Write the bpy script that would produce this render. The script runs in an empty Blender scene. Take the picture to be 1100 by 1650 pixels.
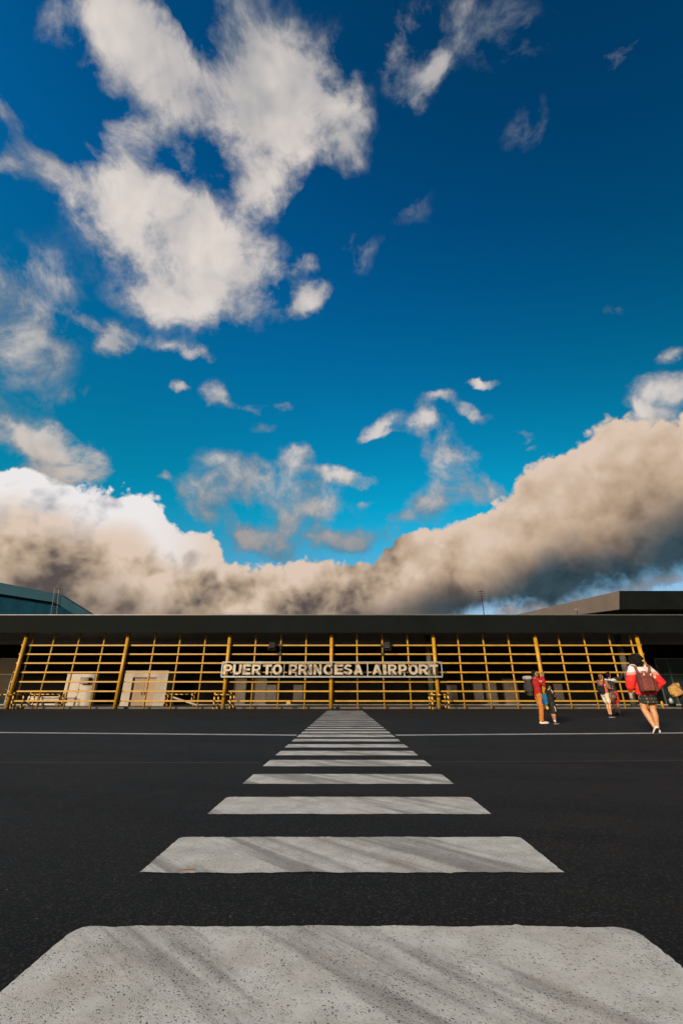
import bpy, bmesh, math, random
from mathutils import Vector, Matrix, Euler
R = math.radians
random.seed(7)
scene = bpy.context.scene

# ------------------------------------------------------------------ camera
CAM_H = 0.75                      # metres above the apron
FPX = 687.5                       # focal length of the 15 mm lens in pixels of the 1100x1650 photograph
PITCH = math.atan(297.0 / FPX)    # the camera looks up; the horizon lies low in the frame
cam_data = bpy.data.cameras.new('camera')
cam_data.sensor_fit = 'VERTICAL'
cam_data.sensor_height = 36.0
cam_data.lens = 15.0
cam_data.clip_start = 0.05
cam_data.clip_end = 6000
cam = bpy.data.objects.new('camera', cam_data)
scene.collection.objects.link(cam)
cam.location = (0, 0, CAM_H)
cam.rotation_euler = (math.pi / 2 + PITCH, 0, 0)
scene.camera = cam

# ------------------------------------------------------------------ colour management
scene.view_settings.view_transform = 'Standard'
scene.view_settings.look = 'None'
EXPOSURE = 0.25                   # the photograph is exposed a little for the shade
scene.view_settings.exposure = EXPOSURE
scene.view_settings.gamma = 1.0
scene.view_settings.use_curve_mapping = False
scene.cycles.use_denoising = True
scene.cycles.denoiser = 'OPENIMAGEDENOISE'
scene.cycles.use_adaptive_sampling = True
scene.cycles.adaptive_threshold = 0.02
scene.cycles.adaptive_min_samples = 8
scene.cycles.max_bounces = 6
scene.cycles.sample_clamp_indirect = 6.0

def ray(x, y):
    "direction in the world for a point of the photograph"
    c, s = math.cos(PITCH), math.sin(PITCH)
    u, v = x - 550.0, 825.0 - y
    return Vector((u, FPX * c - v * s, FPX * s + v * c)).normalized()
def ground(x, y, z=0.0):
    d = ray(x, y); t = (z - CAM_H) / d.z
    return Vector((d.x * t, d.y * t, z))
def at(x, y, Y):
    d = ray(x, y); t = Y / d.y
    return Vector((d.x * t, Y, CAM_H + d.z * t))
def lin(r, g, b):
    def f(c):
        c /= 255.0
        return c / 12.92 if c <= 0.04045 else ((c + 0.055) / 1.055) ** 2.4
    return (f(r), f(g), f(b), 1.0)

# ------------------------------------------------------------------ sun
SUN_AZ, SUN_EL = R(-147), R(17)      # azimuth from +Y towards +X; low on the left, a little behind the camera
sun_dir = Vector((math.sin(SUN_AZ) * math.cos(SUN_EL), math.cos(SUN_AZ) * math.cos(SUN_EL), math.sin(SUN_EL)))
sl = bpy.data.lights.new('sun', 'SUN')
sl.energy = 5.0
sl.angle = R(8)
sl.color = (1.0, 0.79, 0.56)
so = bpy.data.objects.new('sun', sl)
scene.collection.objects.link(so)
so.rotation_euler = (-sun_dir).to_track_quat('-Z', 'Y').to_euler()

# ------------------------------------------------------------------ sky with clouds (world)
SKY_STRENGTH = 0.1
SKY_HUE, SKY_SAT, SKY_VAL, SKY_GAM, SKY_TINT = 0.5, 1.15, 0.86, 1.18, (0.03, 1.38, 1.02, 1)
class X:
    "a number in a node tree"
    tree = None
    def __init__(s, k): s.k = k
    @staticmethod
    def m(op, *a, clamp=False):
        n = X.tree.nodes.new('ShaderNodeMath'); n.operation = op; n.use_clamp = clamp
        for i, v in enumerate(a):
            if isinstance(v, X): X.tree.links.new(v.k, n.inputs[i])
            else: n.inputs[i].default_value = v
        return X(n.outputs[0])
    def __add__(s, o): return X.m('ADD', s, o)
    __radd__ = __add__
    def __sub__(s, o): return X.m('SUBTRACT', s, o)
    def __rsub__(s, o): return X.m('SUBTRACT', o, s)
    def __mul__(s, o): return X.m('MULTIPLY', s, o)
    __rmul__ = __mul__
    def __truediv__(s, o): return X.m('DIVIDE', s, o)
    def clamp(s): return X.m('ADD', s, 0.0, clamp=True)
    def mx(s, o): return X.m('MAXIMUM', s, o)
    def mn(s, o): return X.m('MINIMUM', s, o)
def smooth(x, a, b):
    n = X.tree.nodes.new('ShaderNodeMapRange'); n.interpolation_type = 'SMOOTHSTEP'
    X.tree.links.new(x.k, n.inputs[0])
    n.inputs[1].default_value = a; n.inputs[2].default_value = b
    return X(n.outputs[0])
def vmath(op, *a):
    n = X.tree.nodes.new('ShaderNodeVectorMath'); n.operation = op
    for i, v in enumerate(a):
        if hasattr(v, 'is_linked') or isinstance(v, bpy.types.NodeSocket): X.tree.links.new(v, n.inputs[i])
        elif op == 'SCALE' and i == 1: n.inputs['Scale'].default_value = v
        else: n.inputs[i].default_value = v
    return n.outputs[0] if op not in ('DOT_PRODUCT', 'LENGTH') else X(n.outputs['Value'])
def noise(vec, scale, detail=6, rough=0.55, dist=0.0, lac=2.0, color=False):
    n = X.tree.nodes.new('ShaderNodeTexNoise'); n.noise_dimensions = '3D'
    X.tree.links.new(vec, n.inputs['Vector'])
    n.inputs['Scale'].default_value = scale; n.inputs['Detail'].default_value = detail
    n.inputs['Roughness'].default_value = rough; n.inputs['Distortion'].default_value = dist
    n.inputs['Lacunarity'].default_value = lac
    return n.outputs['Color'] if color else X(n.outputs[0])
def voro(vec, scale, detail=2, rough=0.5, smoothness=0.4):
    n = X.tree.nodes.new('ShaderNodeTexVoronoi'); n.feature = 'F1'; n.normalize = True
    X.tree.links.new(vec, n.inputs['Vector'])
    n.inputs['Scale'].default_value = scale; n.inputs['Detail'].default_value = detail
    n.inputs['Roughness'].default_value = rough
    return X(n.outputs['Distance'])
def cl(r, g, b):
    "cloud radiance that shows as this colour through the sky's strength"
    c = lin(r, g, b); return tuple(v / SKY_STRENGTH / 2 ** EXPOSURE for v in c[:3]) + (1.0,)
def mixc(f, a, b):
    n = X.tree.nodes.new('ShaderNodeMix'); n.data_type = 'RGBA'; n.clamp_factor = True
    if isinstance(f, X): X.tree.links.new(f.k, n.inputs[0])
    else: n.inputs[0].default_value = f
    for i, v in ((6, a), (7, b)):
        if isinstance(v, tuple): n.inputs[i].default_value = v
        else: X.tree.links.new(v, n.inputs[i])
    return n.outputs[2]
def curve(x, pts, lo, hi, ylo, yhi):
    "float curve through pts, x in lo..hi, y in ylo..yhi"
    n = X.tree.nodes.new('ShaderNodeFloatCurve')
    t = (x - lo) / (hi - lo)
    X.tree.links.new(t.k, n.inputs['Value'])
    c = n.mapping.curves[0]
    q = [((a - lo) / (hi - lo), (b - ylo) / (yhi - ylo)) for a, b in pts]
    c.points[0].location = q[0]; c.points[1].location = q[-1]
    for a, b in q[1:-1]: c.points.new(a, b)
    n.mapping.use_clip = False
    n.mapping.update()
    return X(n.outputs[0]) * (yhi - ylo) + ylo

# loose clouds: where they stand in the sky (x, y, half width, half height, tilt in degrees, strength)
LOOSE = [
 # the big cloud: two arms from the top of the frame, a bright lower lobe, blue gaps between
 (175,30,70,60,45,.75),(240,90,95,62,42,1.0),(330,165,95,52,38,1.0),(440,120,62,100,80,1.0),(455,210,70,60,0,.85),(400,20,50,40,60,.5),(500,165,50,55,0,.55),
 (425,300,34,56,80,.75),(240,215,80,34,14,.60),(190,300,90,44,18,.80),(235,355,95,60,35,.95),(310,400,105,80,40,1.2),(400,445,56,48,10,.62),(452,472,14,34,0,-.35),
 (280,490,70,26,12,.50),(105,300,44,24,28,.42),(55,245,70,22,48,.62),(15,270,24,16,0,.5),(14,165,20,44,-35,.6),(95,25,40,26,50,.35),
 (305,35,34,60,-38,-.75),(185,170,70,18,12,-.45),(350,268,18,44,-20,-.30),(110,150,60,60,40,-.4),(500,330,50,60,0,-.4),(120,235,50,26,20,-.25),(360,330,18,30,-30,-.25),
 (490,487,40,20,-18,.85),(488,428,24,14,-20,.42),(535,190,46,40,0,.42),(560,170,30,30,0,.25),
 (705,108,44,24,-40,.78),(668,165,22,34,-70,.45),(790,75,70,46,-15,.26),(853,80,20,26,0,.30),(660,60,40,60,0,.26),(640,95,20,50,0,.22),
 (840,215,34,48,0,.30),(990,70,90,30,-20,.30),(560,240,36,50,0,.36),(575,405,40,34,0,.28),(660,330,60,40,0,.20),(760,30,90,40,0,.2),
 (182,548,17,22,20,.80),(130,515,50,11,15,.42),(205,550,18,12,0,.42),(289,616,12,10,0,.66),(265,548,38,11,14,.46),
 (318,570,24,8,10,.52),(345,632,20,16,25,.52),(360,656,28,10,15,.52),(405,665,20,11,0,.5),(450,657,18,6,10,.55),(430,690,26,10,0,.25),
 (35,520,80,60,15,.34),(20,470,60,40,0,.2),(28,688,58,22,26,.85),(82,712,32,26,30,.8),(130,735,60,34,0,.36),(80,760,70,15,8,.46),(150,755,50,28,0,.32),(120,640,50,12,0,.2),
 (430,795,95,28,4,.70),(478,742,24,24,-20,.60),(400,762,60,22,14,.50),(330,805,40,24,0,.42),(545,765,36,11,6,.72),(505,815,34,18,0,.6),
 (335,830,30,12,0,.3),(455,842,26,30,0,.85),(390,862,36,18,20,.8),(440,885,56,26,20,.85),(530,866,42,16,15,.75),(570,880,32,15,0,.6),
 (680,682,28,18,8,.62),(703,644,22,9,-12,.55),(755,664,28,8,22,.50),(776,620,26,7,4,.46),(722,735,32,30,15,.66),(738,775,28,20,0,.42),
 (745,740,26,12,0,.4),(612,683,24,12,-38,.6),(605,700,28,6,-10,.36),(700,815,34,18,0,.5),(775,795,52,30,0,.75),
 (838,688,24,6,10,.55),(848,704,10,7,0,.5),(858,720,9,5,20,.45),(1075,628,60,22,-8,.75),(1035,660,32,9,10,.65),(1050,680,60,16,-10,.5),
 (1090,567,26,11,-30,.46),(600,780,15,8,0,.4),(597,812,13,6,0,.36),(660,838,60,10,8,.42),(620,860,44,14,0,.46),
 (30,590,110,80,0,.20),(60,430,70,60,0,.16),(985,952,110,12,-14,.62),(880,972,60,10,-12,.55),(1070,938,50,8,-10,.45),(800,984,60,8,0,.5),
 (265,770,12,8,0,.48),(222,782,9,7,0,.44),(100,455,30,30,0,.2),(990,495,40,10,-15,.26),(1060,480,50,12,-18,.26),
]
def az_el(x, y):
    d = ray(x, y)
    return math.atan2(d.x, d.y), math.asin(d.z)
# the low bank: its upper edge, its base line and how dark its base is, by azimuth
BANK_TOP = [az_el(*p) for p in [(-120,800),(0,770),(85,776),(150,800),(215,797),(250,822),(290,872),(335,880),(375,932),(420,918),(480,915),(560,905),(640,884),(690,858),(750,838),(815,812),(860,752),(930,738),(985,700),(1100,668),(1240,640)]]
BANK_BASE = [az_el(*p) for p in [(-120,1030),(0,1030),(300,1030),(560,1012),(650,1002),(740,985),(830,965),(920,938),(1010,925),(1100,898),(1240,850)]]

world = bpy.data.worlds.new('World'); scene.world = world
world.use_nodes = True
world.cycles.sampling_method = 'MANUAL'; world.cycles.sample_map_resolution = 256
wt = world.node_tree; wt.nodes.clear(); X.tree = wt
def build_sky():
    tc = wt.nodes.new('ShaderNodeTexCoord')
    sx = wt.nodes.new('ShaderNodeSeparateXYZ'); wt.links.new(tc.outputs['Generated'], sx.inputs[0])
    dx, dy, dz = (X(o) for o in sx.outputs)
    # the same kind of sky goes on behind the camera
    cb = wt.nodes.new('ShaderNodeCombineXYZ')
    ay = X.m('ABSOLUTE', dy)
    for i, v in enumerate((dx, ay, dz)): wt.links.new(v.k, cb.inputs[i])
    D = vmath('NORMALIZE', cb.outputs[0])
    sky = wt.nodes.new('ShaderNodeTexSky'); sky.sky_type = 'NISHITA'; sky.sun_disc = False
    sky.sun_elevation = SUN_EL; sky.sun_rotation = SUN_AZ
    sky.altitude = 0; sky.air_density = 1.0; sky.dust_density = 0.3; sky.ozone_density = 3.0
    # deep, saturated blue
    hs = wt.nodes.new('ShaderNodeHueSaturation'); hs.inputs['Hue'].default_value = SKY_HUE
    hs.inputs['Saturation'].default_value = SKY_SAT; hs.inputs['Value'].default_value = SKY_VAL
    wt.links.new(sky.outputs[0], hs.inputs['Color'])
    gm = wt.nodes.new('ShaderNodeGamma'); gm.inputs[1].default_value = SKY_GAM
    wt.links.new(hs.outputs[0], gm.inputs[0])
    az = X.m('ARCTAN2', dx, ay); el = X.m('ARCSINE', dz)
    col = vmath('MULTIPLY', gm.outputs[0], mixc(smooth(el, R(9), R(24)), (1.15, 0.86, 0.74, 1), mixc(smooth(el, R(22), R(62)), SKY_TINT, (0.02, 1.36, 1.52, 1))))
    # the sky deepens overhead and away from the sun's side
    gr = vmath('DOT_PRODUCT', tc.outputs['Generated'], (-0.60, 0.42, -0.72))
    col = vmath('SCALE', col, 1.0); sc1 = col.node; wt.links.new((smooth(gr, -0.86, 0.10) * 0.68 + 0.44).k, sc1.inputs['Scale'])
    # ---- small domain warp shared by both layers
    wn = noise(D, 5.0, 3, 0.5, color=True)
    wv = vmath('SUBTRACT', wn, (0.5, 0.5, 0.5))
    wf = vmath('SUBTRACT', noise(D, 20.0, 4, 0.6, color=True), (0.5, 0.5, 0.5))
    Dw = vmath('ADD', D, vmath('SCALE', wv, 0.10))
    # ---- loose clouds
    tot = None
    Dl = vmath('ADD', vmath('ADD', D, vmath('SCALE', wv, 0.06)), vmath('SCALE', wf, 0.050)); src = Dl
    for k, (x, y, a, b, rot, w) in enumerate(LOOSE):
        if a < 46 and w > 0.43: w *= 1.22              # small scraps hold together better
        c = ray(x, y); cr, sr = math.cos(R(rot)), math.sin(R(rot))
        p1 = ray(x + a * cr, y + a * sr); p2 = ray(x - b * sr, y + b * cr)
        e1 = p1 - c * p1.dot(c); e2 = p2 - c * p2.dot(c)
        la, lb = e1.length, e2.length
        e1 = e1.normalized(); e2 = (e2 - e1 * e2.dot(e1)).normalized()
        if k and k % 5 == 0:                       # tie each few clouds to the ones before, so they are worked out in turn
            ch = wt.nodes.new('ShaderNodeVectorMath'); ch.operation = 'MULTIPLY_ADD'
            wt.links.new(tot.k, ch.inputs[0]); ch.inputs[1].default_value = (1e-7,) * 3
            wt.links.new(Dl, ch.inputs[2]); src = ch.outputs[0]
        u = vmath('DOT_PRODUCT', src, tuple(e1 / la)); v = vmath('DOT_PRODUCT', src, tuple(e2 / lb))
        g = X.m('POWER', 0.3679, X.m('MULTIPLY_ADD', u, u, v * v))
        tot = g * w if tot is None else X.m('MULTIPLY_ADD', g, w, tot)
    tot = tot.mx(0.0).mn(1.2)
    f0 = noise(Dw, 7.5, 12, 0.645, 0.12)
    big = noise(Dw, 3.1, 3, 0.5)
    f1 = noise(vmath('ADD', Dw, (-0.030, -0.01, 0.016)), 6.5, 3, 0.55, 0.0)
    near = smooth(tot, 0.03, 0.30)
    dens = tot * 1.25 + ((f0 - 0.5) * 4.3 + (big - 0.5) * 1.5) * near
    thick = (dens - 0.13).mx(0.0) * 1.6
    a_l = 1.0 - X.m('POWER', 0.3679, X.m('POWER', thick, 1.6))
    lit_l = ((noise(Dw, 6.5, 4, 0.55, 0.0) - f1) * 3.4 + 0.55).clamp()
    body = smooth(dens, 0.45, 1.35)
    lowm = smooth(el, R(31), R(17))                # the loose clouds nearer the horizon are tan and greyer
    c_hi = mixc(lowm, cl(226, 216, 208), cl(190, 167, 149))
    c_lo = mixc(lowm, cl(132, 140, 150), cl(108, 102, 104))
    grey = smooth(noise(D, 4.2, 4, 0.55), 0.42, 0.66)
    c_l = mixc((lit_l * 0.55 + body * 0.55 - grey * 0.30).clamp(), c_lo, c_hi)
    col = mixc(a_l * (0.97 - grey * 0.10 - lowm * 0.08), col, c_l)
    # ---- the bank
    lo, hi = BANK_TOP[0][0], BANK_TOP[-1][0]
    top = curve(az, BANK_TOP, lo, hi, 0.0, R(40))
    base = curve(az, BANK_BASE, BANK_BASE[0][0], BANK_BASE[-1][0], -R(5), R(40))
    Db = vmath('ADD', D, vmath('SCALE', wv, 0.06))
    right = smooth(az, R(-6), R(20))
    left = smooth(az, R(-14), R(-27))
    def billow(vec, d):
        w = vmath('ADD', vec, vmath('SCALE', vmath('SUBTRACT', noise(vec, 26.0, 3, 0.6, color=True), (0.5, 0.5, 0.5)), 0.035))
        v1 = voro(w, 10.0, 0, 0.5); v2 = voro(w, 26.0, 1, 0.75)
        n = noise(vec, 7.0, d, 0.64, 0.0)
        return (0.45 - v1) * 0.80 + (0.45 - v2) * 0.75 + (n - 0.5) * 1.0
    b0 = billow(Db, 9)
    b1 = billow(vmath('ADD', Db, (-0.020, 0.0, 0.017)), 3)
    mid = noise(Db, 5.5, 5, 0.55)
    mid1 = noise(vmath('ADD', Db, (-0.050, 0.0, 0.040)), 5.5, 3, 0.55)
    up = (top - el) / R(3.0)
    dn = (el - base) / R(2.2)
    fb = up.mn(1.6) + b0 * 1.7 + X.m('ABSOLUTE', f0 - 0.5) * -1.6 + 0.12
    a_b = smooth(fb + (f0 - 0.5) * 0.8, 0.0, 0.32)
    a_b = a_b * smooth(dn + b0 * 2.0 + (mid - 0.5) * 3.0, -0.9, 0.6)
    # where in the bank: 0 at the upper edge, 1 at the base
    t = ((top - el) / (top - base)).clamp()
    relief = 1.0 - right * 0.45
    lit = ((b0 - b1) * 1.9 * relief + (mid - mid1) * 2.4 * relief + 0.66).clamp()
    dark = smooth(mid, 0.44, 0.64)
    tq = t + (mid - 0.5) * 0.5
    lg = noise(Db, 3.6, 4, 0.5); lg1 = noise(vmath('ADD', Db, (-0.075, 0.0, 0.055)), 3.6, 2, 0.5)
    rel = ((b0 - b1) * 0.85 + (mid - mid1) * 2.0 + (lg - lg1) * 2.6) * (1.0 - right * 0.50)
    # light falls on the upper, left-hand side of each heap; the core and the base stay in shade
    lum = (0.70 + right * 0.06 + left * 0.04 + rel * 1.12 - smooth(tq, 0.15, 0.95) * (0.30 + right * 0.25) - dark * 0.30 * smooth(t, 0.1, 0.4) * (1.0 - right * 0.6) + smooth(t, 0.20, 0.0) * 0.22).clamp()
    c_hi = mixc(left * smooth(t + (lg - 0.5) * 0.8, 0.36, 0.08), cl(221, 199, 180), cl(236, 232, 231))
    c_md = mixc(right, mixc(left * smooth(t, 0.40, 0.15), cl(184, 162, 139), cl(190, 189, 194)), cl(192, 166, 142))
    c_sh = mixc(right, cl(86, 78, 77), cl(112, 94, 80))
    body = mixc(smooth(lum, 0.45, 1.0), c_md, c_hi)
    body = mixc(smooth(lum, 0.62, -0.05), body, c_sh)
    c_base = mixc(right, cl(92, 84, 82), mixc(smooth(f0, 0.35, 0.65), cl(34, 54, 66), cl(58, 78, 88)))
    tb = t + (b0 * 0.25) + (mid - 0.5) * 0.45
    body = mixc(smooth(tb, 0.55, 1.05) * (0.55 + right * 0.45), body, c_base)
    col = mixc(a_b, col, body)
    # pale air close to the horizon
    bg = wt.nodes.new('ShaderNodeBackground'); bg.inputs['Strength'].default_value = SKY_STRENGTH
    sc_ = vmath('SCALE', col, 1.0)
    wt.links.new(sc_, bg.inputs['Color'])
    out = wt.nodes.new('ShaderNodeOutputWorld'); wt.links.new(bg.outputs[0], out.inputs[0])
build_sky()

# ------------------------------------------------------------------ helpers for objects
COL = scene.collection
def link(o, parent=None):
    COL.objects.link(o)
    if parent is not None: o.parent = parent
    return o
def tag(o, label=None, cat=None, group=None, kind=None):
    if label: o['label'] = label
    if cat: o['category'] = cat
    if group: o['group'] = group
    if kind: o['kind'] = kind
    return o
def empty(name, loc=(0, 0, 0), rz=0.0):
    o = bpy.data.objects.new(name, None); o.empty_display_size = 0.2
    COL.objects.link(o); o.location = loc; o.rotation_euler = (0, 0, rz)
    return o
def mesh_obj(name, verts, faces, mat, parent=None, smooth=False, loc=None):
    me = bpy.data.meshes.new(name); me.from_pydata([tuple(v) for v in verts], [], faces); me.update()
    bm = bmesh.new(); bm.from_mesh(me); bmesh.ops.recalc_face_normals(bm, faces=bm.faces); bm.to_mesh(me); bm.free()
    if mat is not None: me.materials.append(mat)
    if smooth:
        for p in me.polygons: p.use_smooth = True
    o = bpy.data.objects.new(name, me); link(o, parent)
    if loc is not None: o.location = loc
    return o
FUSE, SPARE = [], []
class MB:
    "collects boxes, tubes and lofts; build() links them as one mesh object"
    def __init__(s): s.v = []; s.f = []
    def add(s, v, f):
        n = len(s.v); s.v += [Vector(p) for p in v]; s.f += [tuple(i + n for i in q) for q in f]; return s
    def box(s, c, size, rot=None, bev=0.0):
        hx, hy, hz = (k / 2 for k in size); b = min(bev, hx * .9, hy * .9, hz * .9)
        if b <= 0:
            P = [Vector((x, y, z)) for x in (-hx, hx) for y in (-hy, hy) for z in (-hz, hz)]
            F = [(0, 1, 3, 2), (4, 6, 7, 5), (0, 4, 5, 1), (2, 3, 7, 6), (0, 2, 6, 4), (1, 5, 7, 3)]
        else:
            bm = bmesh.new(); bmesh.ops.create_cube(bm, size=1.0)
            for v in bm.verts: v.co = Vector((v.co.x * size[0], v.co.y * size[1], v.co.z * size[2]))
            bmesh.ops.bevel(bm, geom=bm.edges[:], offset=b, segments=2, affect='EDGES', profile=0.5)
            bm.verts.index_update()
            P = [v.co.copy() for v in bm.verts]; F = [tuple(v.index for v in f.verts) for f in bm.faces]; bm.free()
        if rot is not None: P = [rot @ p for p in P]
        return s.add([p + Vector(c) for p in P], F)
    def tube(s, pts, rad, n=10, cap=True, closed=False):
        pts = [Vector(p) for p in pts]; m = len(pts)
        if not isinstance(rad, (list, tuple)): rad = [rad] * m
        V = []; up = None
        for i, p in enumerate(pts):
            t = (pts[(i + 1) % m] - pts[i - 1]) if closed else (pts[min(i + 1, m - 1)] - pts[max(i - 1, 0)])
            t.normalize()
            if up is None:
                up = Vector((0, 0, 1)) if abs(t.z) < 0.9 else Vector((0, 1, 0))
            a = up.cross(t); a.normalize(); b = t.cross(a); up = b
            r = rad[i]; ra, rb = r if isinstance(r, (list, tuple)) else (r, r)
            V += [p + a * (ra * math.cos(2 * math.pi * k / n)) + b * (rb * math.sin(2 * math.pi * k / n)) for k in range(n)]
        F = [(i * n + k, i * n + (k + 1) % n, (i + 1) * n + (k + 1) % n, (i + 1) * n + k) for i in range(m - 1) for k in range(n)]
        if closed: F += [((m - 1) * n + k, (m - 1) * n + (k + 1) % n, (k + 1) % n, k) for k in range(n)]
        elif cap: F += [tuple(range(n))[::-1], tuple((m - 1) * n + k for k in range(n))]
        return s.add(V, F)
    def limb(s, pts, rad, n=14):
        "tube with rounded ends"
        pts = [Vector(p) for p in pts]
        rad = [(r, r) if not isinstance(r, (list, tuple)) else r for r in rad]
        d0 = (pts[0] - pts[1]).normalized(); d1 = (pts[-1] - pts[-2]).normalized()
        a, b = min(rad[0]), min(rad[-1])
        P = [pts[0] + d0 * a * .95, pts[0] + d0 * a * .7] + pts + [pts[-1] + d1 * b * .7, pts[-1] + d1 * b * .95]
        Q = [tuple(k * .3 for k in rad[0]), tuple(k * .72 for k in rad[0])] + rad + [tuple(k * .72 for k in rad[-1]), tuple(k * .3 for k in rad[-1])]
        return s.tube(P, Q, n)
    def rings(s, rr, n=20, cap=True):
        "horizontal elliptic rings: (centre, rx, ry)"
        V = []
        for c, rx, ry in rr:
            V += [Vector(c) + Vector((rx * math.cos(2 * math.pi * k / n), ry * math.sin(2 * math.pi * k / n), 0)) for k in range(n)]
        m = len(rr)
        F = [(i * n + k, i * n + (k + 1) % n, (i + 1) * n + (k + 1) % n, (i + 1) * n + k) for i in range(m - 1) for k in range(n)]
        if cap: F += [tuple(range(n))[::-1], tuple((m - 1) * n + k for k in range(n))]
        return s.add(V, F)
    def ball(s, c, r, rot=None, seg=14, rng=9):
        r = (r, r, r) if not isinstance(r, (list, tuple)) else r
        V = [Vector((0, 0, -r[2]))]; F = []
        for i in range(1, rng):
            a = -math.pi / 2 + math.pi * i / rng
            V += [Vector((r[0] * math.cos(a) * math.cos(2 * math.pi * k / seg), r[1] * math.cos(a) * math.sin(2 * math.pi * k / seg), r[2] * math.sin(a))) for k in range(seg)]
        V.append(Vector((0, 0, r[2]))); top = len(V) - 1
        for k in range(seg):
            F.append((0, 1 + (k + 1) % seg, 1 + k)); F.append((top, top - seg + k, top - seg + (k + 1) % seg))
        for i in range(rng - 2):
            for k in range(seg):
                a = 1 + i * seg
                F.append((a + k, a + (k + 1) % seg, a + seg + (k + 1) % seg, a + seg + k))
        if rot is not None: V = [rot @ v for v in V]
        return s.add([v + Vector(c) for v in V], F)
    def build(s, name, mat, parent=None, smooth=False, loc=None):
        return mesh_obj(name, s.v, s.f, mat, parent, smooth, loc)
    def skin(s, name, mat, parent=None, voxel=0.012, relax=4, wrinkle=0.0, wscale=9.0, loc=None):
        "fuse everything collected into one continuous smooth surface"
        from mathutils import noise as mn
        me = bpy.data.meshes.new(name + '_source'); me.from_pydata([tuple(v) for v in s.v], [], s.f); me.update()
        if not FUSE:
            t_ = bpy.data.objects.new('fuse_source', me); COL.objects.link(t_)
            t_.modifiers.new('r', 'REMESH').mode = 'VOXEL'; t_.modifiers.new('s', 'SMOOTH').factor = 0.5; FUSE.append(t_)
        tmp = FUSE[0]; tmp.data = me; SPARE.append(me)
        tmp.modifiers['r'].voxel_size = voxel; tmp.modifiers['s'].iterations = relax
        dg = bpy.context.evaluated_depsgraph_get()
        out = bpy.data.meshes.new_from_object(tmp.evaluated_get(dg)); out.name = name
        if wrinkle:
            n = len(out.vertices); co = [0.0] * (3 * n); no = [0.0] * (3 * n)
            out.vertices.foreach_get('co', co); out.vertices.foreach_get('normal', no)
            off = Vector((3, 7, 1))
            for i in range(0, 3 * n, 3):
                p = Vector((co[i] * wscale, co[i + 1] * wscale, co[i + 2] * wscale * 1.9))
                k = (mn.noise(p) * .7 + (0.5 - abs(mn.noise(p * 2.1 + off))) * .6) * wrinkle
                co[i] += no[i] * k; co[i + 1] += no[i + 1] * k; co[i + 2] += no[i + 2] * k
            out.vertices.foreach_set('co', co); out.update()
        out.materials.clear(); out.materials.append(mat)
        out.polygons.foreach_set('use_smooth', [True] * len(out.polygons))
        o = bpy.data.objects.new(name, out); link(o, parent)
        if loc is not None: o.location = loc
        return o

# ------------------------------------------------------------------ materials
def newmat(name):
    m = bpy.data.materials.new(name); m.use_nodes = True
    X.tree = m.node_tree
    return m, m.node_tree.nodes['Principled BSDF'], m.node_tree
def tcoord(kind='Object'):
    n = X.tree.nodes.new('ShaderNodeTexCoord'); return n.outputs[kind]
def world_pos():
    n = X.tree.nodes.new('ShaderNodeNewGeometry'); return n.outputs['Position']
def stretch(vec, scale, rotz=0.0):
    "turn about z, then scale"
    n = X.tree.nodes.new('ShaderNodeMapping'); n.vector_type = 'POINT'
    X.tree.links.new(vec, n.inputs[0]); n.inputs['Rotation'].default_value = (0, 0, rotz)
    return vmath('MULTIPLY', n.outputs[0], scale)
def bump(bsdf, h, strength=0.3, dist=0.01):
    n = X.tree.nodes.new('ShaderNodeBump'); n.inputs['Strength'].default_value = strength; n.inputs['Distance'].default_value = dist
    X.tree.links.new(h.k, n.inputs['Height']); X.tree.links.new(n.outputs[0], bsdf.inputs['Normal'])
def plain(name, rgb, rough=0.6, metal=0.0, var=0.25, scale=6.0, bmp=0.15, spec=0.5, dirt=None):
    "a painted or woven surface with uneven tone, uneven gloss and a little relief"
    m, b, t = newmat(name)
    p = tcoord('Object')
    n1 = noise(p, scale, 6, 0.6); n2 = noise(p, scale * 9, 4, 0.6)
    f = (n1 * 0.7 + n2 * 0.3)
    d = tuple(c * (1 - var) for c in rgb) + (1.0,); l = tuple(min(1, c * (1 + var * .7)) for c in rgb) + (1.0,)
    c = mixc(smooth(f, 0.3, 0.7), d, l)
    if dirt is not None:
        c = mixc(smooth(noise(p, scale * .6, 8, .65), .52, .72) * 0.75, c, tuple(dirt) + (1.0,))
    t.links.new(c, b.inputs['Base Color'])
    t.links.new((n1 * 0.3 + (rough - 0.15)).clamp().k, b.inputs['Roughness'])
    b.inputs['Metallic'].default_value = metal
    b.inputs['Specular IOR Level'].default_value = spec
    if bmp: bump(b, n2, bmp, 0.006)
    return m

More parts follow.
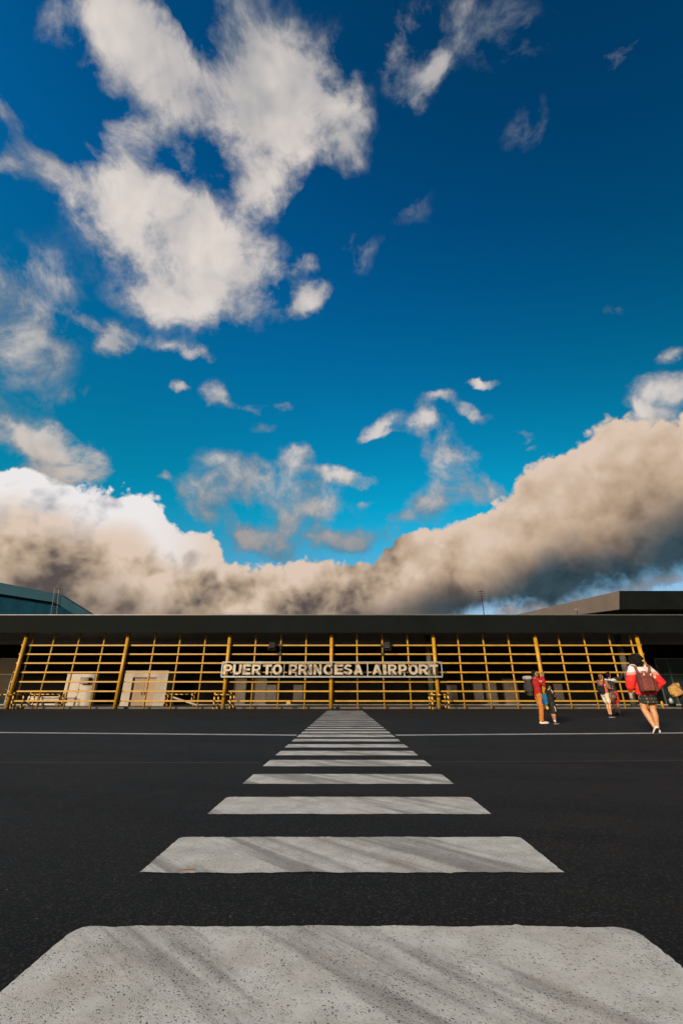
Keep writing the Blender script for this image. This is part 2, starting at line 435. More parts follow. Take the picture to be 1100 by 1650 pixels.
def mat_asphalt():
    m, b, t = newmat('asphalt')
    p = world_pos()
    big = noise(p, 0.18, 5, 0.55); fine = noise(p, 90.0, 4, 0.7); mid = noise(p, 2.2, 6, 0.6)
    arc = noise(stretch(p, (0.10, 0.9, 1), R(16)), 1.3, 5, 0.6)
    c = mixc(smooth(fine, 0.30, 0.72), (0.0060, 0.0068, 0.0067, 1), (0.0125, 0.0130, 0.0125, 1))
    c = mixc(smooth(big * 0.6 + mid * 0.4, 0.44, 0.60) * 0.75, c, (0.0235, 0.0200, 0.0172, 1))
    c = mixc(smooth(arc, 0.47, 0.60) * 0.8, c, (0.0052, 0.0054, 0.0054, 1))
    # aggregate and grit
    v = X.tree.nodes.new('ShaderNodeTexVoronoi'); v.feature = 'F1'; v.inputs['Scale'].default_value = 34.0
    t.links.new(p, v.inputs['Vector'])
    sx = X.tree.nodes.new('ShaderNodeSeparateColor'); t.links.new(v.outputs['Color'], sx.inputs[0])
    grit = smooth(X(v.outputs['Distance']), 0.17, 0.10) * smooth(X(sx.outputs[0]), 0.955, 0.985)
    c = mixc(grit, c, (0.22, 0.20, 0.18, 1))
    v2 = X.tree.nodes.new('ShaderNodeTexVoronoi'); v2.feature = 'F1'; v2.inputs['Scale'].default_value = 150.0
    t.links.new(p, v2.inputs['Vector'])
    s2 = X.tree.nodes.new('ShaderNodeSeparateColor'); t.links.new(v2.outputs['Color'], s2.inputs[0])
    c = mixc(smooth(X(s2.outputs[0]), 0.70, 1.0) * 0.8, c, (0.070, 0.062, 0.055, 1))
    c = mixc(smooth(noise(p, 38.0, 3, .6), .35, .68) * 0.45, c, (0.0050, 0.0056, 0.0056, 1))
    t.links.new(c, b.inputs['Base Color'])
    t.links.new((mid * 0.2 + 0.68).k, b.inputs['Roughness'])
    b.inputs['Specular IOR Level'].default_value = 0.16
    bump(b, X(v2.outputs['Distance']) * 0.6 + fine * 0.6, 0.35, 0.004)
    return m
def mat_stripe_paint():
    "white road paint, pitted, rubbed by tyres"
    m, b, t = newmat('worn_white_paint')
    p = world_pos()
    ang = STREAK
    str1 = noise(stretch(p, (0.40, 3.0, 1), -ang), 1.0, 4, 0.55, 0.2)
    str2 = noise(stretch(p, (0.6, 11.0, 1), -ang), 1.0, 5, 0.65, 0.2)
    mid = noise(p, 6.0, 7, 0.62); fine = noise(p, 55.0, 5, 0.65)
    c = mixc(smooth(mid, 0.30, 0.70), (0.53, 0.51, 0.47, 1), (0.71, 0.695, 0.655, 1))
    c = mixc(smooth(fine, 0.45, 0.75) * 0.35, c, (0.44, 0.42, 0.39, 1))
    rub = smooth(str1 * 0.60 + str2 * 0.40, 0.475, 0.60)
    c = mixc(rub * 0.72, c, (0.225, 0.21, 0.20, 1))
    warm = smooth(noise(p, 2.2, 5, .6), .5, .7)
    c = mixc(warm * 0.28, c, (0.50, 0.40, 0.30, 1))
    # pits where the coarse surface shows through
    def pit(scale, lo, keep):
        v = X.tree.nodes.new('ShaderNodeTexVoronoi'); v.feature = 'F1'; v.inputs['Scale'].default_value = scale
        w = vmath('ADD', p, vmath('SCALE', noise(p, 60.0, 3, .6, color=True), 0.02))
        t.links.new(w, v.inputs['Vector'])
        s = X.tree.nodes.new('ShaderNodeSeparateColor'); t.links.new(v.outputs['Color'], s.inputs[0])
        amount = smooth(X(s.outputs[0]) + rub * 0.25 + (clus - 0.5) * 2.2, keep, keep + 0.25)
        return smooth(X(v.outputs['Distance']), lo, lo * 0.3) * amount
    clus = noise(p, 7.0, 4, 0.6)
    p1 = pit(95.0, 0.42, 0.52); p2 = pit(190.0, 0.46, 0.42); p3 = pit(48.0, 0.24, 0.86)
    pits = (p1 * 0.85).mx(p2 * 0.6).mx(p3)
    c = mixc(pits * 0.85, c, (0.055, 0.050, 0.046, 1))
    t.links.new(c, b.inputs['Base Color'])
    b.inputs['Roughness'].default_value = 0.75; b.inputs['Specular IOR Level'].default_value = 0.3
    bump(b, fine * 0.5 - pits * 1.0, 0.5, 0.004)
    return m

# ------------------------------------------------------------------ the apron and its markings
def edge_line(pts, side):
    "x of the crossing's edge as a straight line of the distance y"
    P = [ground(*q) for q in pts]; n = len(P)
    my = sum(p.y for p in P) / n; mx_ = sum(p.x for p in P) / n
    k = sum((p.y - my) * (p.x - mx_) for p in P) / sum((p.y - my) ** 2 for p in P)
    return lambda y: mx_ + k * (y - my)
LEFT_PTS = [(0,1602),(232,1406.5),(336,1312.5),(389,1263.7),(420,1235.2),(441.5,1217.4),(486,1182)]
RIGHT_PTS = [(1100,1570),(901,1406),(792,1312.5),(733.5,1264),(699,1235.3),(675,1217.7),(627.5,1182)]
STREAK = R(-44)                   # tyres cross the stripes at this angle
M_asphalt = mat_asphalt()
M_stripe = mat_stripe_paint()
M_line = plain('thin_line_paint', (0.46, 0.45, 0.43), 0.75, var=0.35, scale=3.0)
M_redline = plain('faded_red_line', (0.030, 0.0175, 0.0135), 0.8, var=0.45, scale=2.0)
M_orange = plain('orange_smear', (0.50, 0.22, 0.05), 0.7, var=0.4, scale=20.0)

def apron_mesh():
    n = 40; V = []; F = []
    xs = [-2500, -800, -200, -60, -20, -6, 6, 20, 60, 200, 800, 2500]; ys = [-2500, -600, -100, -20, 0, 6, 14, 24, 40, 80, 300, 900, 2600]
    for y in ys:
        for x in xs: V.append((x, y, 0))
    w = len(xs)
    for j in range(len(ys) - 1):
        for i in range(w - 1): F.append((j * w + i, j * w + i + 1, (j + 1) * w + i + 1, (j + 1) * w + i))
    return V, F
apron = mesh_obj('apron', *apron_mesh(), M_asphalt)
tag(apron, 'wide black asphalt apron in front of the terminal', kind='structure')

BOT = [1407, 1312.5, 1263.7, 1235.2, 1217.5, 1204.8, 1195, 1188, 1182, 1177, 1173.3]
TOP = [1350, 1285, 1247.9, 1225, 1210.5, 1199.5, 1191, 1183.9, 1179, 1175, 1171.5]
bands = [(ground(560, b).y, ground(560, t).y) for b, t in zip(BOT, TOP)]
first_top = ground(560, 1495).y
pitch = (bands[-1][0] - bands[0][0]) / (len(bands) - 1)
bands.insert(0, (first_top - 0.62 * pitch, first_top))
while bands[-1][1] + pitch < 26.6:
    bands.append((bands[-1][0] + pitch, bands[-1][1] + pitch))
xl, xr = edge_line(LEFT_PTS, -1), edge_line(RIGHT_PTS, 1)
def stripe(y0, y1, i):
    "one painted bar: rounded far corners, edges a little ragged, laid just above the asphalt"
    rnd = random.Random(100 + i); near = i < 5
    per = []; step = 0.02 if i < 3 else (0.05 if near else 0.3)
    r = 0.060 if i == 0 else 0.028
    def seg(a, b, n):
        for k in range(n): per.append((a[0] + (b[0] - a[0]) * k / n, a[1] + (b[1] - a[1]) * k / n))
    L0, L1, R0, R1 = xl(y0), xl(y1), xr(y0), xr(y1)
    nx = max(2, int((R0 - L0) / step)); ny = max(2, int((y1 - y0) / step))
    seg((L0, y0), (R0, y0), nx); seg((R0, y0), (R1, y1 - r * 1.3), ny)
    for a in (15, 35, 55, 75): per.append((R1 - r + r * math.cos(R(a)), y1 - r * 1.3 + r * 1.3 * math.sin(R(a))))
    seg((R1 - r, y1), (L1 + r, y1), nx)
    for a in (105, 125, 145, 165): per.append((L1 + r + r * math.cos(R(a)), y1 - r * 1.3 + r * 1.3 * math.sin(R(a))))
    seg((L1, y1 - r * 1.3), (L0, y0), ny)
    amp = 0.006 if near else 0.008
    out = []; drift = 0
    for k, (x, y) in enumerate(per):
        drift = drift * 0.8 + rnd.uniform(-amp, amp) * .7
        out.append((x + rnd.uniform(-amp, amp) * .5, y + drift))
    for _ in range(7 if near else 0):                                # small drips of paint beyond the edge
        k = rnd.randrange(len(out)); s = 1 if out[k][1] > (y0 + y1) / 2 else -1
        out[k] = (out[k][0], out[k][1] + s * 0.010)
    n = len(out)
    V = [(x, y, 0.004) for x, y in out]; F = [tuple(range(n))]
    return mesh_obj('stripe', V, F, M_stripe, apron)
for i, (a, b) in enumerate(bands): stripe(a, b, i)
def strip(name, pts, w, mat, z=0.0035, parent=apron):
    V = []; n = len(pts)
    for p in pts: V += [(p.x, p.y - w / 2, z), (p.x, p.y + w / 2, z)]
    F = [(2 * k, 2 * k + 2, 2 * k + 3, 2 * k + 1) for k in range(n - 1)]
    return mesh_obj(name, V, F, mat, parent)
a, b = ground(0, 1180.5), ground(478, 1184.8)
strip('lane_line', [a + (a - b) * 1.2, a, b], 0.24, M_line)
a, b = ground(637, 1184.8), ground(1100, 1181.2)
strip('lane_line', [a, b, b + (b - a) * 1.2], 0.24, M_line)
a, b = ground(420, 1229.5), ground(0, 1229); strip('faded_line', [a, b, b + (b - a)], 0.07, M_redline)
a, b = ground(694, 1228.5), ground(1100, 1226.0); strip('faded_line', [a, b, b + (b - a)], 0.07, M_redline)
c0 = ground(297, 1403)
V = [(c0.x + dx, c0.y + dy, 0.0055) for dx, dy in ((-.035, -.012), (.01, -.014), (.045, -.010), (.048, .012), (.02, .004), (-.01, .000), (-.03, -.004))]
mesh_obj('paint_smear', V, [tuple(range(7))], M_orange, apron)

# ------------------------------------------------------------------ the terminal building
D = 30.2                                   # the pipe screen stands this far off
YB = 36.7                                  # wall under the canopy
YF = D - 0.95                              # fascia of the canopy
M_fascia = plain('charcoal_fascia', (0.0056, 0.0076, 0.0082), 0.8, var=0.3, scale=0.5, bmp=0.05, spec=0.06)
M_coping = plain('coping_metal', (0.10, 0.11, 0.11), 0.4, var=0.2, scale=2.0)
M_soffit = plain('soffit_board', (0.17, 0.175, 0.18), 0.6, var=0.2, scale=1.0)
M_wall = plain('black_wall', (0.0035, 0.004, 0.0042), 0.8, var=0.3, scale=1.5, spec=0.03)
M_walk = plain('walkway_concrete', (0.085, 0.08, 0.075), 0.8, var=0.35, scale=2.0)
M_kerb = plain('kerb_concrete', (0.24, 0.22, 0.20), 0.8, var=0.3, scale=2.0)
M_yellow = plain('yellow_enamel', (0.42, 0.225, 0.010), 0.45, var=0.2, scale=2.5, dirt=(0.22, 0.10, 0.015))
M_yellow2 = plain('yellow_enamel_thin', (0.39, 0.222, 0.024), 0.55, var=0.2, scale=2.5, dirt=(0.24, 0.12, 0.025))
M_door_gray = plain('taupe_door', (0.080, 0.064, 0.056), 0.55, var=0.18, scale=3.0)
M_door_beige = plain('beige_door', (0.29, 0.205, 0.13), 0.55, var=0.12, scale=2.0)
M_white = plain('white_panel', (0.42, 0.385, 0.35), 0.7, var=0.12, scale=1.5, dirt=(0.30, 0.26, 0.22), spec=0.2)
M_darkmetal = plain('dark_metal', (0.02, 0.02, 0.021), 0.45, var=0.3, scale=8.0)
M_frame = plain('aluminium_frame', (0.13, 0.14, 0.14), 0.4, metal=0.5, var=0.2, scale=4.0)
def mat_glass_dark():
    m, b, t = newmat('tinted_glass')
    p = tcoord('Object')
    c = mixc(smooth(noise(p, 0.8, 4), .35, .65), (0.006, 0.012, 0.014, 1), (0.012, 0.026, 0.030, 1))
    t.links.new(c, b.inputs['Base Color']); b.inputs['Roughness'].default_value = 0.06
    b.inputs['Specular IOR Level'].default_value = 0.12
    return m
M_glass = mat_glass_dark()

terminal = empty('terminal_building', (0, D, 0))
tag(terminal, 'long black terminal building behind the yellow pipe screen under a deep charcoal canopy', 'building')
def T(mb, name, mat, smooth=False, parent=None):
    o = mb.build(name, mat, parent or terminal, smooth)
    if parent is None: o.location = (0, -D, 0)
    return o
zf0, zf1 = at(550, 1019.5, YF).z, at(550, 991.5, YF).z      # lower and upper edge of the fascia
zs = zf0 + 0.30                                             # soffit behind the drop of the fascia
WX = 62.0
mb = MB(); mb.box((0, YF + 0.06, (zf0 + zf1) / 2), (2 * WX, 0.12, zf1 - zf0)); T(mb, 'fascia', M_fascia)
mb = MB(); mb.box((0, YF + 0.12, zf1 + 0.025), (2 * WX, 0.34, 0.045)); T(mb, 'coping', M_coping)
mb = MB(); mb.box((0, (YF + 0.125 + YB) / 2, zs + 0.05), (2 * WX, YB - YF - 0.13, 0.10)); T(mb, 'soffit', M_soffit)
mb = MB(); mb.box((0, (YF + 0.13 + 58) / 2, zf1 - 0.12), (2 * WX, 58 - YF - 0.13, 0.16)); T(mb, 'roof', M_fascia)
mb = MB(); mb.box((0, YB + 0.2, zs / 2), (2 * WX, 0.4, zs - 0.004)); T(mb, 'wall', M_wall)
mb = MB(); mb.box((0, (D + 0.45 + YB) / 2, 0.05), (2 * WX, YB - D - 0.45, 0.10)); T(mb, 'walkway', M_walk)
mb = MB(); mb.box((0, YB - 0.06, 0.15), (2 * WX, 0.115, 0.09)); T(mb, 'skirting', M_kerb)
# beam along the back of the soffit
zb = at(550, 1038.5, YB - 0.25).z
mb = MB(); mb.box((0, YB - 0.20, (zb + zs) / 2), (2 * WX, 0.30, zs - zb - 0.004)); T(mb, 'beam', M_soffit)

RZ = [at(550, y, D).z for y in (1040, 1054.2, 1068.6, 1083.4, 1098.7, 1113.9, 1129.6)]
BAY = 6.9; CX = [-0.67 + BAY * k for k in range(-3, 4)]
# round yellow columns carry the canopy
for k, x in enumerate(CX):
    mb = MB(); mb.tube([(x, D - 0.20, 0.07), (x, D - 0.20, zs)], 0.125, 20)
    c = mb.build('column', M_yellow, terminal, True, (0, -D, 0))
    mb = MB(); mb.tube([(x, D - 0.20, 0.0), (x, D - 0.20, 0.075)], 0.19, 20)
    b = mb.build('base_plate', M_darkmetal, c)
    if k in (0, 6):
        for z in RZ:
            mb = MB(); mb.box((x + (-.13 if k == 0 else .13), D - 0.20, z), (.10, .10, .09), bev=.01); mb.build('bracket', M_yellow, c)
# doors and panels set in the wall, read off the photograph
def on_wall(x0, y0, x1, y1, name, mat, proud=0.04, Y=YB, frame=None):
    p, q = at((x0 + x1) / 2, y0, Y - proud), at((x0 + x1) / 2, y1, Y - proud)
    a, b = at(x0, (y0 + y1) / 2, Y - proud), at(x1, (y0 + y1) / 2, Y - proud)
    z0 = max(q.z, 0.10)
    mb = MB(); mb.box(((a.x + b.x) / 2, Y - proud / 2, (p.z + z0) / 2), (b.x - a.x, proud, p.z - z0))
    o = mb.build(name, mat, terminal, False, (0, -D, 0))
    if frame:
        w = 0.06; mb = MB(); xa, xb, zt = a.x, b.x, p.z
        mb.box((xa - w / 2, Y - proud, (zt + z0) / 2), (w, proud * 2.4, zt - z0))
        mb.box((xb + w / 2, Y - proud, (zt + z0) / 2), (w, proud * 2.4, zt - z0))
        mb.box(((xa + xb) / 2, Y - proud, zt + w / 2), (xb - xa + 2 * w, proud * 2.4, w))
        mb.build('frame', frame, o)
    return o, a.x, b.x, p.z, z0
for x0, y0, x1, y1 in ((378,1094,395,1139),(410,1094,428,1139),(783,1098,800,1139),(812,1095,834,1139)):
    o, xa, xb, zt, z0 = on_wall(x0, y0, x1, y1, 'door', M_door_gray, 0.05, frame=M_darkmetal)
    mb = MB(); mb.tube([(xb - .12, YB - .09, 1.05), (xb - .12, YB - .09, 1.30)], .018, 8); mb.build('handle', M_frame, o, True)
for x0, x1 in ((-22, 17), (-64, -26), (1064, 1082), (1084, 1120), (1122, 1160)):
    o, xa, xb, zt, z0 = on_wall(x0, 1062, x1, 1139, 'glass_door', M_glass, 0.05, frame=M_frame)
    mb = MB(); mb.box(((xa + xb) / 2, YB - .06, z0 + (zt - z0) * .66), (xb - xa - .004, .045, .05)); mb.build('transom', M_frame, o)
    mb = MB(); mb.tube([(xb - .12, YB - .10, .95), (xb - .12, YB - .10, 1.45)], .02, 8); mb.build('handle', M_frame, o, True)
# dark storefront bays between the doors: recessed panes and their posts
xx = -20.4
while xx < 20:
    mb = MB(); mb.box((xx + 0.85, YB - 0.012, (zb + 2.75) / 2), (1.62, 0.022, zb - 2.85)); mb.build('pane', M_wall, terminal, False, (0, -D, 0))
    xx += 1.725
# two concrete posts standing free under the canopy
M_conc = plain('grey_concrete', (0.075, 0.075, 0.072), 0.8, var=0.25, scale=2.0)
for px in (694, 1012):
    a = at(px, 1100, D + 2.4)
    mb = MB(); mb.tube([(a.x, D + 2.4, 0.10), (a.x, D + 2.4, zs)], 0.2, 20)
    mb.build('inner_column', M_conc, terminal, True, (0, -D, 0))

# ------------------------------------------------------------------ the yellow pipe screen
screen = empty('pipe_screen', (0, D, 0))
tag(screen, 'yellow grid screen of horizontal and upright pipes filling the front of the terminal', 'screen')
for z in RZ:
    mb = MB(); mb.box((0, D - 0.012, z), (CX[-1] - CX[0] + 0.0, 0.085, 0.100), bev=0.02)
    o = mb.build('rail', M_yellow2, screen, False, ((CX[0] + CX[-1]) / 2, -D, 0))
for k in range(6):
    for j in (1, 2, 3):
        x = CX[k] + BAY * j / 4
        mb = MB(); mb.tube([(x, D + 0.085, 0.0), (x, D + 0.085, zs)], 0.055, 12); mb.build('upright', M_yellow2, screen, True, (0, -D, 0))
for x in (CX[0] + 0.27, CX[-1] - 0.27):
    mb = MB(); mb.tube([(x, D + 0.085, 0.0), (x, D + 0.085, zs)], 0.055, 12); mb.build('upright', M_yellow2, screen, True, (0, -D, 0))

# ------------------------------------------------------------------ the lettered sign
M_signframe = plain('pale_steel', (0.27, 0.31, 0.335), 0.4, metal=0.3, var=0.15, scale=5.0)
def mat_letter():
    m, b, t = newmat('cream_letter_metal')
    p = tcoord('Object'); w = world_pos()
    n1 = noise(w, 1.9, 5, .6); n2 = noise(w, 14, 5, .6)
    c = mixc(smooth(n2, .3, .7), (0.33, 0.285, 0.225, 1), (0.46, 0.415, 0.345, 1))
    c = mixc(smooth(n1, .50, .64) * .85, c, (0.13, 0.10, 0.075, 1))  # brown blotches put into the colour for dirt and for dark reflections
    t.links.new(c, b.inputs['Base Color']); b.inputs['Metallic'].default_value = 0.1
    t.links.new((n2 * .3 + .22).k, b.inputs['Roughness'])
    return m
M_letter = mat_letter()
M_letterside = plain('letter_return', (0.16, 0.12, 0.085), 0.5, var=0.3, scale=8.0)
def arc(cx, cy, rx, ry, a0, a1, n=12):
    return [(cx + rx * math.cos(R(a0 + (a1 - a0) * k / n)), cy + ry * math.sin(R(a0 + (a1 - a0) * k / n))) for k in range(n + 1)]
def glyph(ch):
    "outline and holes of a heavy sans capital in a 0..w by 0..1 box"
    s = 0.235
    if ch == 'P':
        o = [(0, 0), (s, 0), (s, .34), (.48, .34)] + arc(.48, .67, .33, .33, -90, 90) + [(0, 1)]
        return .82, [o, [(s, .52), (s, .82), (.46, .82)] + arc(.46, .67, .14, .15, 90, -90) + []]
    if ch == 'R':
        o = [(0, 0), (s, 0), (s, .36), (.34, .36), (.58, 0), (.88, 0), (.60, .39)] + arc(.50, .695, .33, .305, -62, 90) + [(0, 1)]
        return .88, [o, [(s, .54), (s, .82), (.47, .82)] + arc(.47, .68, .14, .14, 90, -90)]
    if ch == 'U':
        o = [(0, 1), (0, .36)] + arc(.41, .36, .41, .37, 180, 360) + [(.82, 1), (.82 - s, 1), (.82 - s, .36)] + arc(.41, .36, .41 - s, .17, 360, 180) + [(s, 1)]
        return .82, [o]
    if ch == 'E':
        return .72, [[(0, 0), (.72, 0), (.72, .20), (s, .20), (s, .41), (.66, .41), (.66, .60), (s, .60), (s, .80), (.71, .80), (.71, 1), (0, 1)]]
    if ch == 'T':
        return .80, [[(.40 - s / 2, 0), (.40 + s / 2, 0), (.40 + s / 2, .79), (.80, .79), (.80, 1), (0, 1), (0, .79), (.40 - s / 2, .79)]]
    if ch == 'O':
        return .92, [arc(.46, .5, .46, .52, 0, 345, 23), arc(.46, .5, .215, .31, 0, 345, 23)]
    if ch == 'I':
        return s + .03, [[(0, 0), (s + .03, 0), (s + .03, 1), (0, 1)]]
    if ch == 'N':
        return .82, [[(0, 0), (s, 0), (s, .58), (.82 - s, 0), (.82, 0), (.82, 1), (.82 - s, 1), (.82 - s, .43), (s, 1), (0, 1)]]
    if ch == 'C':
        o = arc(.46, .5, .46, .52, 48, 312, 24) + arc(.46, .5, .22, .30, 312, 48, 18)
        return .84, [o]
    if ch == 'S':
        o = arc(.39, .70, .36, .315, 25, 180, 12) + arc(.43, .70, .40, .22, 180, 250, 5) + arc(.36, .31, .16, .12, 80, -75, 8) + arc(.38, .32, .17, .135, -95, -165, 5) + [(.0, .31)] + arc(.385, .31, .385, .325, 190, 350, 14) + arc(.40, .30, .375, .26, 0, 68, 5) + arc(.42, .71, .185, .12, 255, 110, 8) + arc(.39, .71, .15, .11, 95, 20, 5)
        return .78, [o]
    if ch == 'A':
        return .90, [[(0, 0), (.25, 0), (.31, .18), (.59, .18), (.65, 0), (.90, 0), (.58, 1), (.32, 1)], [(.365, .36), (.45, .66), (.535, .36)]]
def letter(ch, x, w, z, h, y, parent):
    gw, loops = glyph(ch)
    cu = bpy.data.curves.new('letter', 'CURVE'); cu.dimensions = '2D'; cu.fill_mode = 'BOTH'; cu.extrude = 0.055; cu.bevel_depth = 0.006; cu.bevel_resolution = 1
    for lp in loops:
        sp = cu.splines.new('POLY'); sp.points.add(len(lp) - 1); sp.use_cyclic_u = True
        for p, (a, b) in zip(sp.points, lp): p.co = (a / gw * w, b * h, 0, 1)
    tmp = bpy.data.objects.new('letter_source', cu); COL.objects.link(tmp)
    dg = bpy.context.evaluated_depsgraph_get()
    me = bpy.data.meshes.new_from_object(tmp.evaluated_get(dg)); bpy.data.objects.remove(tmp)
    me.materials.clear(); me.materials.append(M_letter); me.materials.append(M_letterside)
    for p in me.polygons:
        p.material_index = 0 if abs(p.normal.z) > .5 else 1
    o = bpy.data.objects.new('letter', me); link(o, parent)
    o.rotation_euler = (math.pi / 2, 0, 0); o.location = (x, y, z)
    return o
YS = D - 0.62
sign = empty('sign', (0, YS, 0))
tag(sign, 'long open steel frame sign reading PUERTO PRINCESA AIRPORT in cream capitals', 'sign')
sz0, sz1 = at(534, 1090.5, YS).z, at(534, 1067.0, YS).z
lz0, lz1 = at(534, 1087.0, YS).z, at(534, 1071.0, YS).z
sx0, sx1 = at(357.5, 1079, YS).x, at(711.5, 1079, YS).x
for z, t in ((sz0, .10), (sz1, .075)):
    mb = MB(); mb.box(((sx0 + sx1) / 2, 0, z), (sx1 - sx0, .09, t), bev=.01); mb.build('frame_rail', M_signframe, sign)
for px, w in ((357.5, .07), (377, .035), (398.5, .035), (419, .05), (437.5, .03), (457.5, .04), (477, .075), (495.5, .035), (515, .035), (534, .08), (553.5, .035), (573, .035), (592, .085), (612, .03), (631.5, .04), (651, .085), (671, .03), (690.5, .04), (711.5, .07)):
    x = at(px, 1079, YS).x
    mb = MB(); mb.box((x, .03, (sz0 + sz1) / 2), (w, .05, sz1 - sz0 - .09)); mb.build('frame_post', M_signframe, sign)
LET = [('P',361,375),('U',376.3,390),('E',392,404.8),('R',406.8,421),('T',424,438),('O',439.5,455),('P',466,478.8),('R',481.3,495.2),('I',498,503),('N',505.5,518),('C',521,535.6),
       ('E',538.8,552.5),('S',554.2,567.3),('A',569.8,584),('A',599.5,614.2),('I',616.8,621.6),('R',624.7,639),('P',641.5,654.7),('O',657.5,672.5),('R',674.2,689.2),('T',691.5,704.8)]
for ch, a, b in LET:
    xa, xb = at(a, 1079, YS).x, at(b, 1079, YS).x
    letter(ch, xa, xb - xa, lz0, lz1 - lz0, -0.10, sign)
for x in (CX[2], CX[3], CX[4]):
    for z in (sz0, sz1):
        mb = MB(); mb.box((x, .20, z), (.06, .36, .05)); mb.build('mounting_arm', M_signframe, sign)

# ------------------------------------------------------------------ floodlights on the screen
M_black = plain('black_paint', (0.010, 0.010, 0.011), 0.5, var=0.3, scale=10.0)
M_lens = plain('lamp_lens', (0.03, 0.03, 0.032), 0.2, var=0.2, scale=10.0)
def floodlight(px, lamp_px, label):
    a = at(px, 1045, D); b = at(lamp_px, 1040, D - 0.45)
    o = empty('floodlight', (a.x, D - 0.06, RZ[0]))
    tag(o, label, 'floodlight', 'floodlights on the screen')
    dx = b.x - a.x; s = 1 if dx > 0 else -1
    rot = Euler((R(-32), 0, R(-10 * s))).to_matrix()
    c = Vector((dx, -0.42, b.z - RZ[0]))
    mb = MB(); mb.box(c, (.42, .16, .46), rot, .03); body = mb.build('housing', M_black, o)
    mb = MB(); mb.box(c + rot @ Vector((0, -.085, -.01)), (.35, .012, .36), rot); mb.build('lens', M_lens, body)
    mb = MB()
    for k in range(6): mb.box(c + rot @ Vector((-.17 + .068 * k, .12, 0)), (.018, .09, .40), rot)
    mb.build('cooling_fin', M_black, body)
    mb = MB(); mb.box(c + rot @ Vector((0, -.16, .235)), (.42, .18, .015), rot); mb.build('visor', M_black, body)
    mb = MB(); mb.tube([c + rot @ Vector((-.24, 0, 0)), c + rot @ Vector((-.24, .10, -.30)), c + rot @ Vector((.24, .10, -.30)), c + rot @ Vector((.24, 0, 0))], .018, 6); mb.build('yoke', M_black, o)
    mb = MB(); mb.tube([c + rot @ Vector((0, .10, -.30)), (0.0, -.05, -.12), (0, 0.0, -.60)], .022, 6); mb.build('arm', M_black, o)
    for z in (0, RZ[1] - RZ[0]):
        mb = MB(); mb.box((0, -.03, z), (.26, .07, .15), bev=.01); mb.build('clamp', M_black, o)
    return o
floodlight(451, 438.5, 'black floodlight with its clamps on the screen above PUERTO')
floodlight(615.5, 623, 'black floodlight with a pale lens on the screen above AIRPORT')

# ------------------------------------------------------------------ striped guards round the columns
def mat_hazard():
    m, b, t = newmat('hazard_stripes')
    p = tcoord('Object')
    sx = X.tree.nodes.new('ShaderNodeSeparateXYZ'); t.links.new(p, sx.inputs[0])
    x, y, z = (X(o) for o in sx.outputs)
    w = X.m('FRACT', (z + x * 0.8 + y * 0.3) * 3.4)
    wear = noise(p, 22, 5, .6)
    k = smooth(w, .44, .50) * smooth(w, 1.0, .95)
    c = mixc(k, (0.66, 0.36, 0.035, 1), (0.012, 0.012, 0.012, 1))
    c = mixc(smooth(wear, .60, .72) * .5, c, (0.09, 0.07, 0.05, 1))
    t.links.new(c, b.inputs['Base Color']); b.inputs['Roughness'].default_value = .5
    return m
M_hazard = mat_hazard()
def guard(x, y, w, d, h, label, name='column_guard'):
    o = empty(name, (x, y, 0)); tag(o, label, 'guard rail', 'striped guards')
    P = [(-w / 2, -d / 2), (w / 2, -d / 2), (w / 2, d / 2), (-w / 2, d / 2)]
    for px, py in P:
        mb = MB(); mb.tube([(px, py, 0), (px, py, h)], .055, 12); mb.build('post', M_hazard, o, True)
        mb = MB(); mb.ball((px, py, h), .058, seg=10, rng=6); mb.build('cap', M_hazard, o, True)
    for k in range(4):
        a, b = P[k], P[(k + 1) % 4]
        mb = MB(); mb.tube([(a[0], a[1], h - .07), (b[0], b[1], h - .07)], .035, 10); mb.build('top_bar', M_hazard, o, True)
    return o
for k, lab in ((0, 'black and yellow striped guard round the leftmost column'), (2, 'black and yellow striped guard round the column under the start of the sign'), (4, 'black and yellow striped guard round the column under the end of the sign')):
    guard(CX[k] + 0.03, D - 0.15, 1.02, 0.95, 0.92, lab)
p = at(72, 1139, D + 3.2); guard(p.x, D + 3.2, 2.1, 0.5, 0.95, 'low striped guard behind the screen beside the small white booth')
p = at(288, 1139, D + 3.2); guard(p.x, D + 3.2, 1.9, 0.5, 0.95, 'low striped guard behind the screen beside the double door portal')

# ------------------------------------------------------------------ white booths under the canopy
def slab(o, c, size, name, mat, bev=0.0, parent=None):
    mb = MB(); mb.box(c, size, bev=bev); return mb.build(name, mat, parent or o)
def booth1():
    Y = D + 4.2; a, b = at(104, 1110, Y), at(150, 1110, Y); zt = at(130, 1087, Y).z
    o = empty('white_booth', ((a.x + b.x) / 2, Y, 0.10)); w = b.x - a.x; h = zt - 0.10
    tag(o, 'small white panelled booth with a dark box on its front behind the screen', 'booth')
    slab(o, (0, .25, h / 2), (w, .5, h), 'wall', M_white)
    slab(o, (0, .25, h + .03), (w + .04, .54, .06), 'roof', M_white)
    slab(o, (-w * .24, -.012, h * .49), (w * .47, .024, h * .94), 'panel', M_white); slab(o, (w * .25, -.012, h * .49), (w * .47, .024, h * .94), 'panel', M_white)
    u = slab(o, (w * .22, -.16, h * .80), (.66, .30, .46), 'cooling_unit', M_darkmetal, .02)
    mb = MB()
    for k in range(5): mb.box((w * .22, -.32, h * .80 - .17 + .085 * k), (.56, .02, .03))
    mb.build('grille', M_frame, u)
    mb = MB(); mb.tube([(w * .03, -.04, .9), (w * .03, -.04, 1.15)], .02, 8); mb.build('handle', M_darkmetal, o)
booth1()
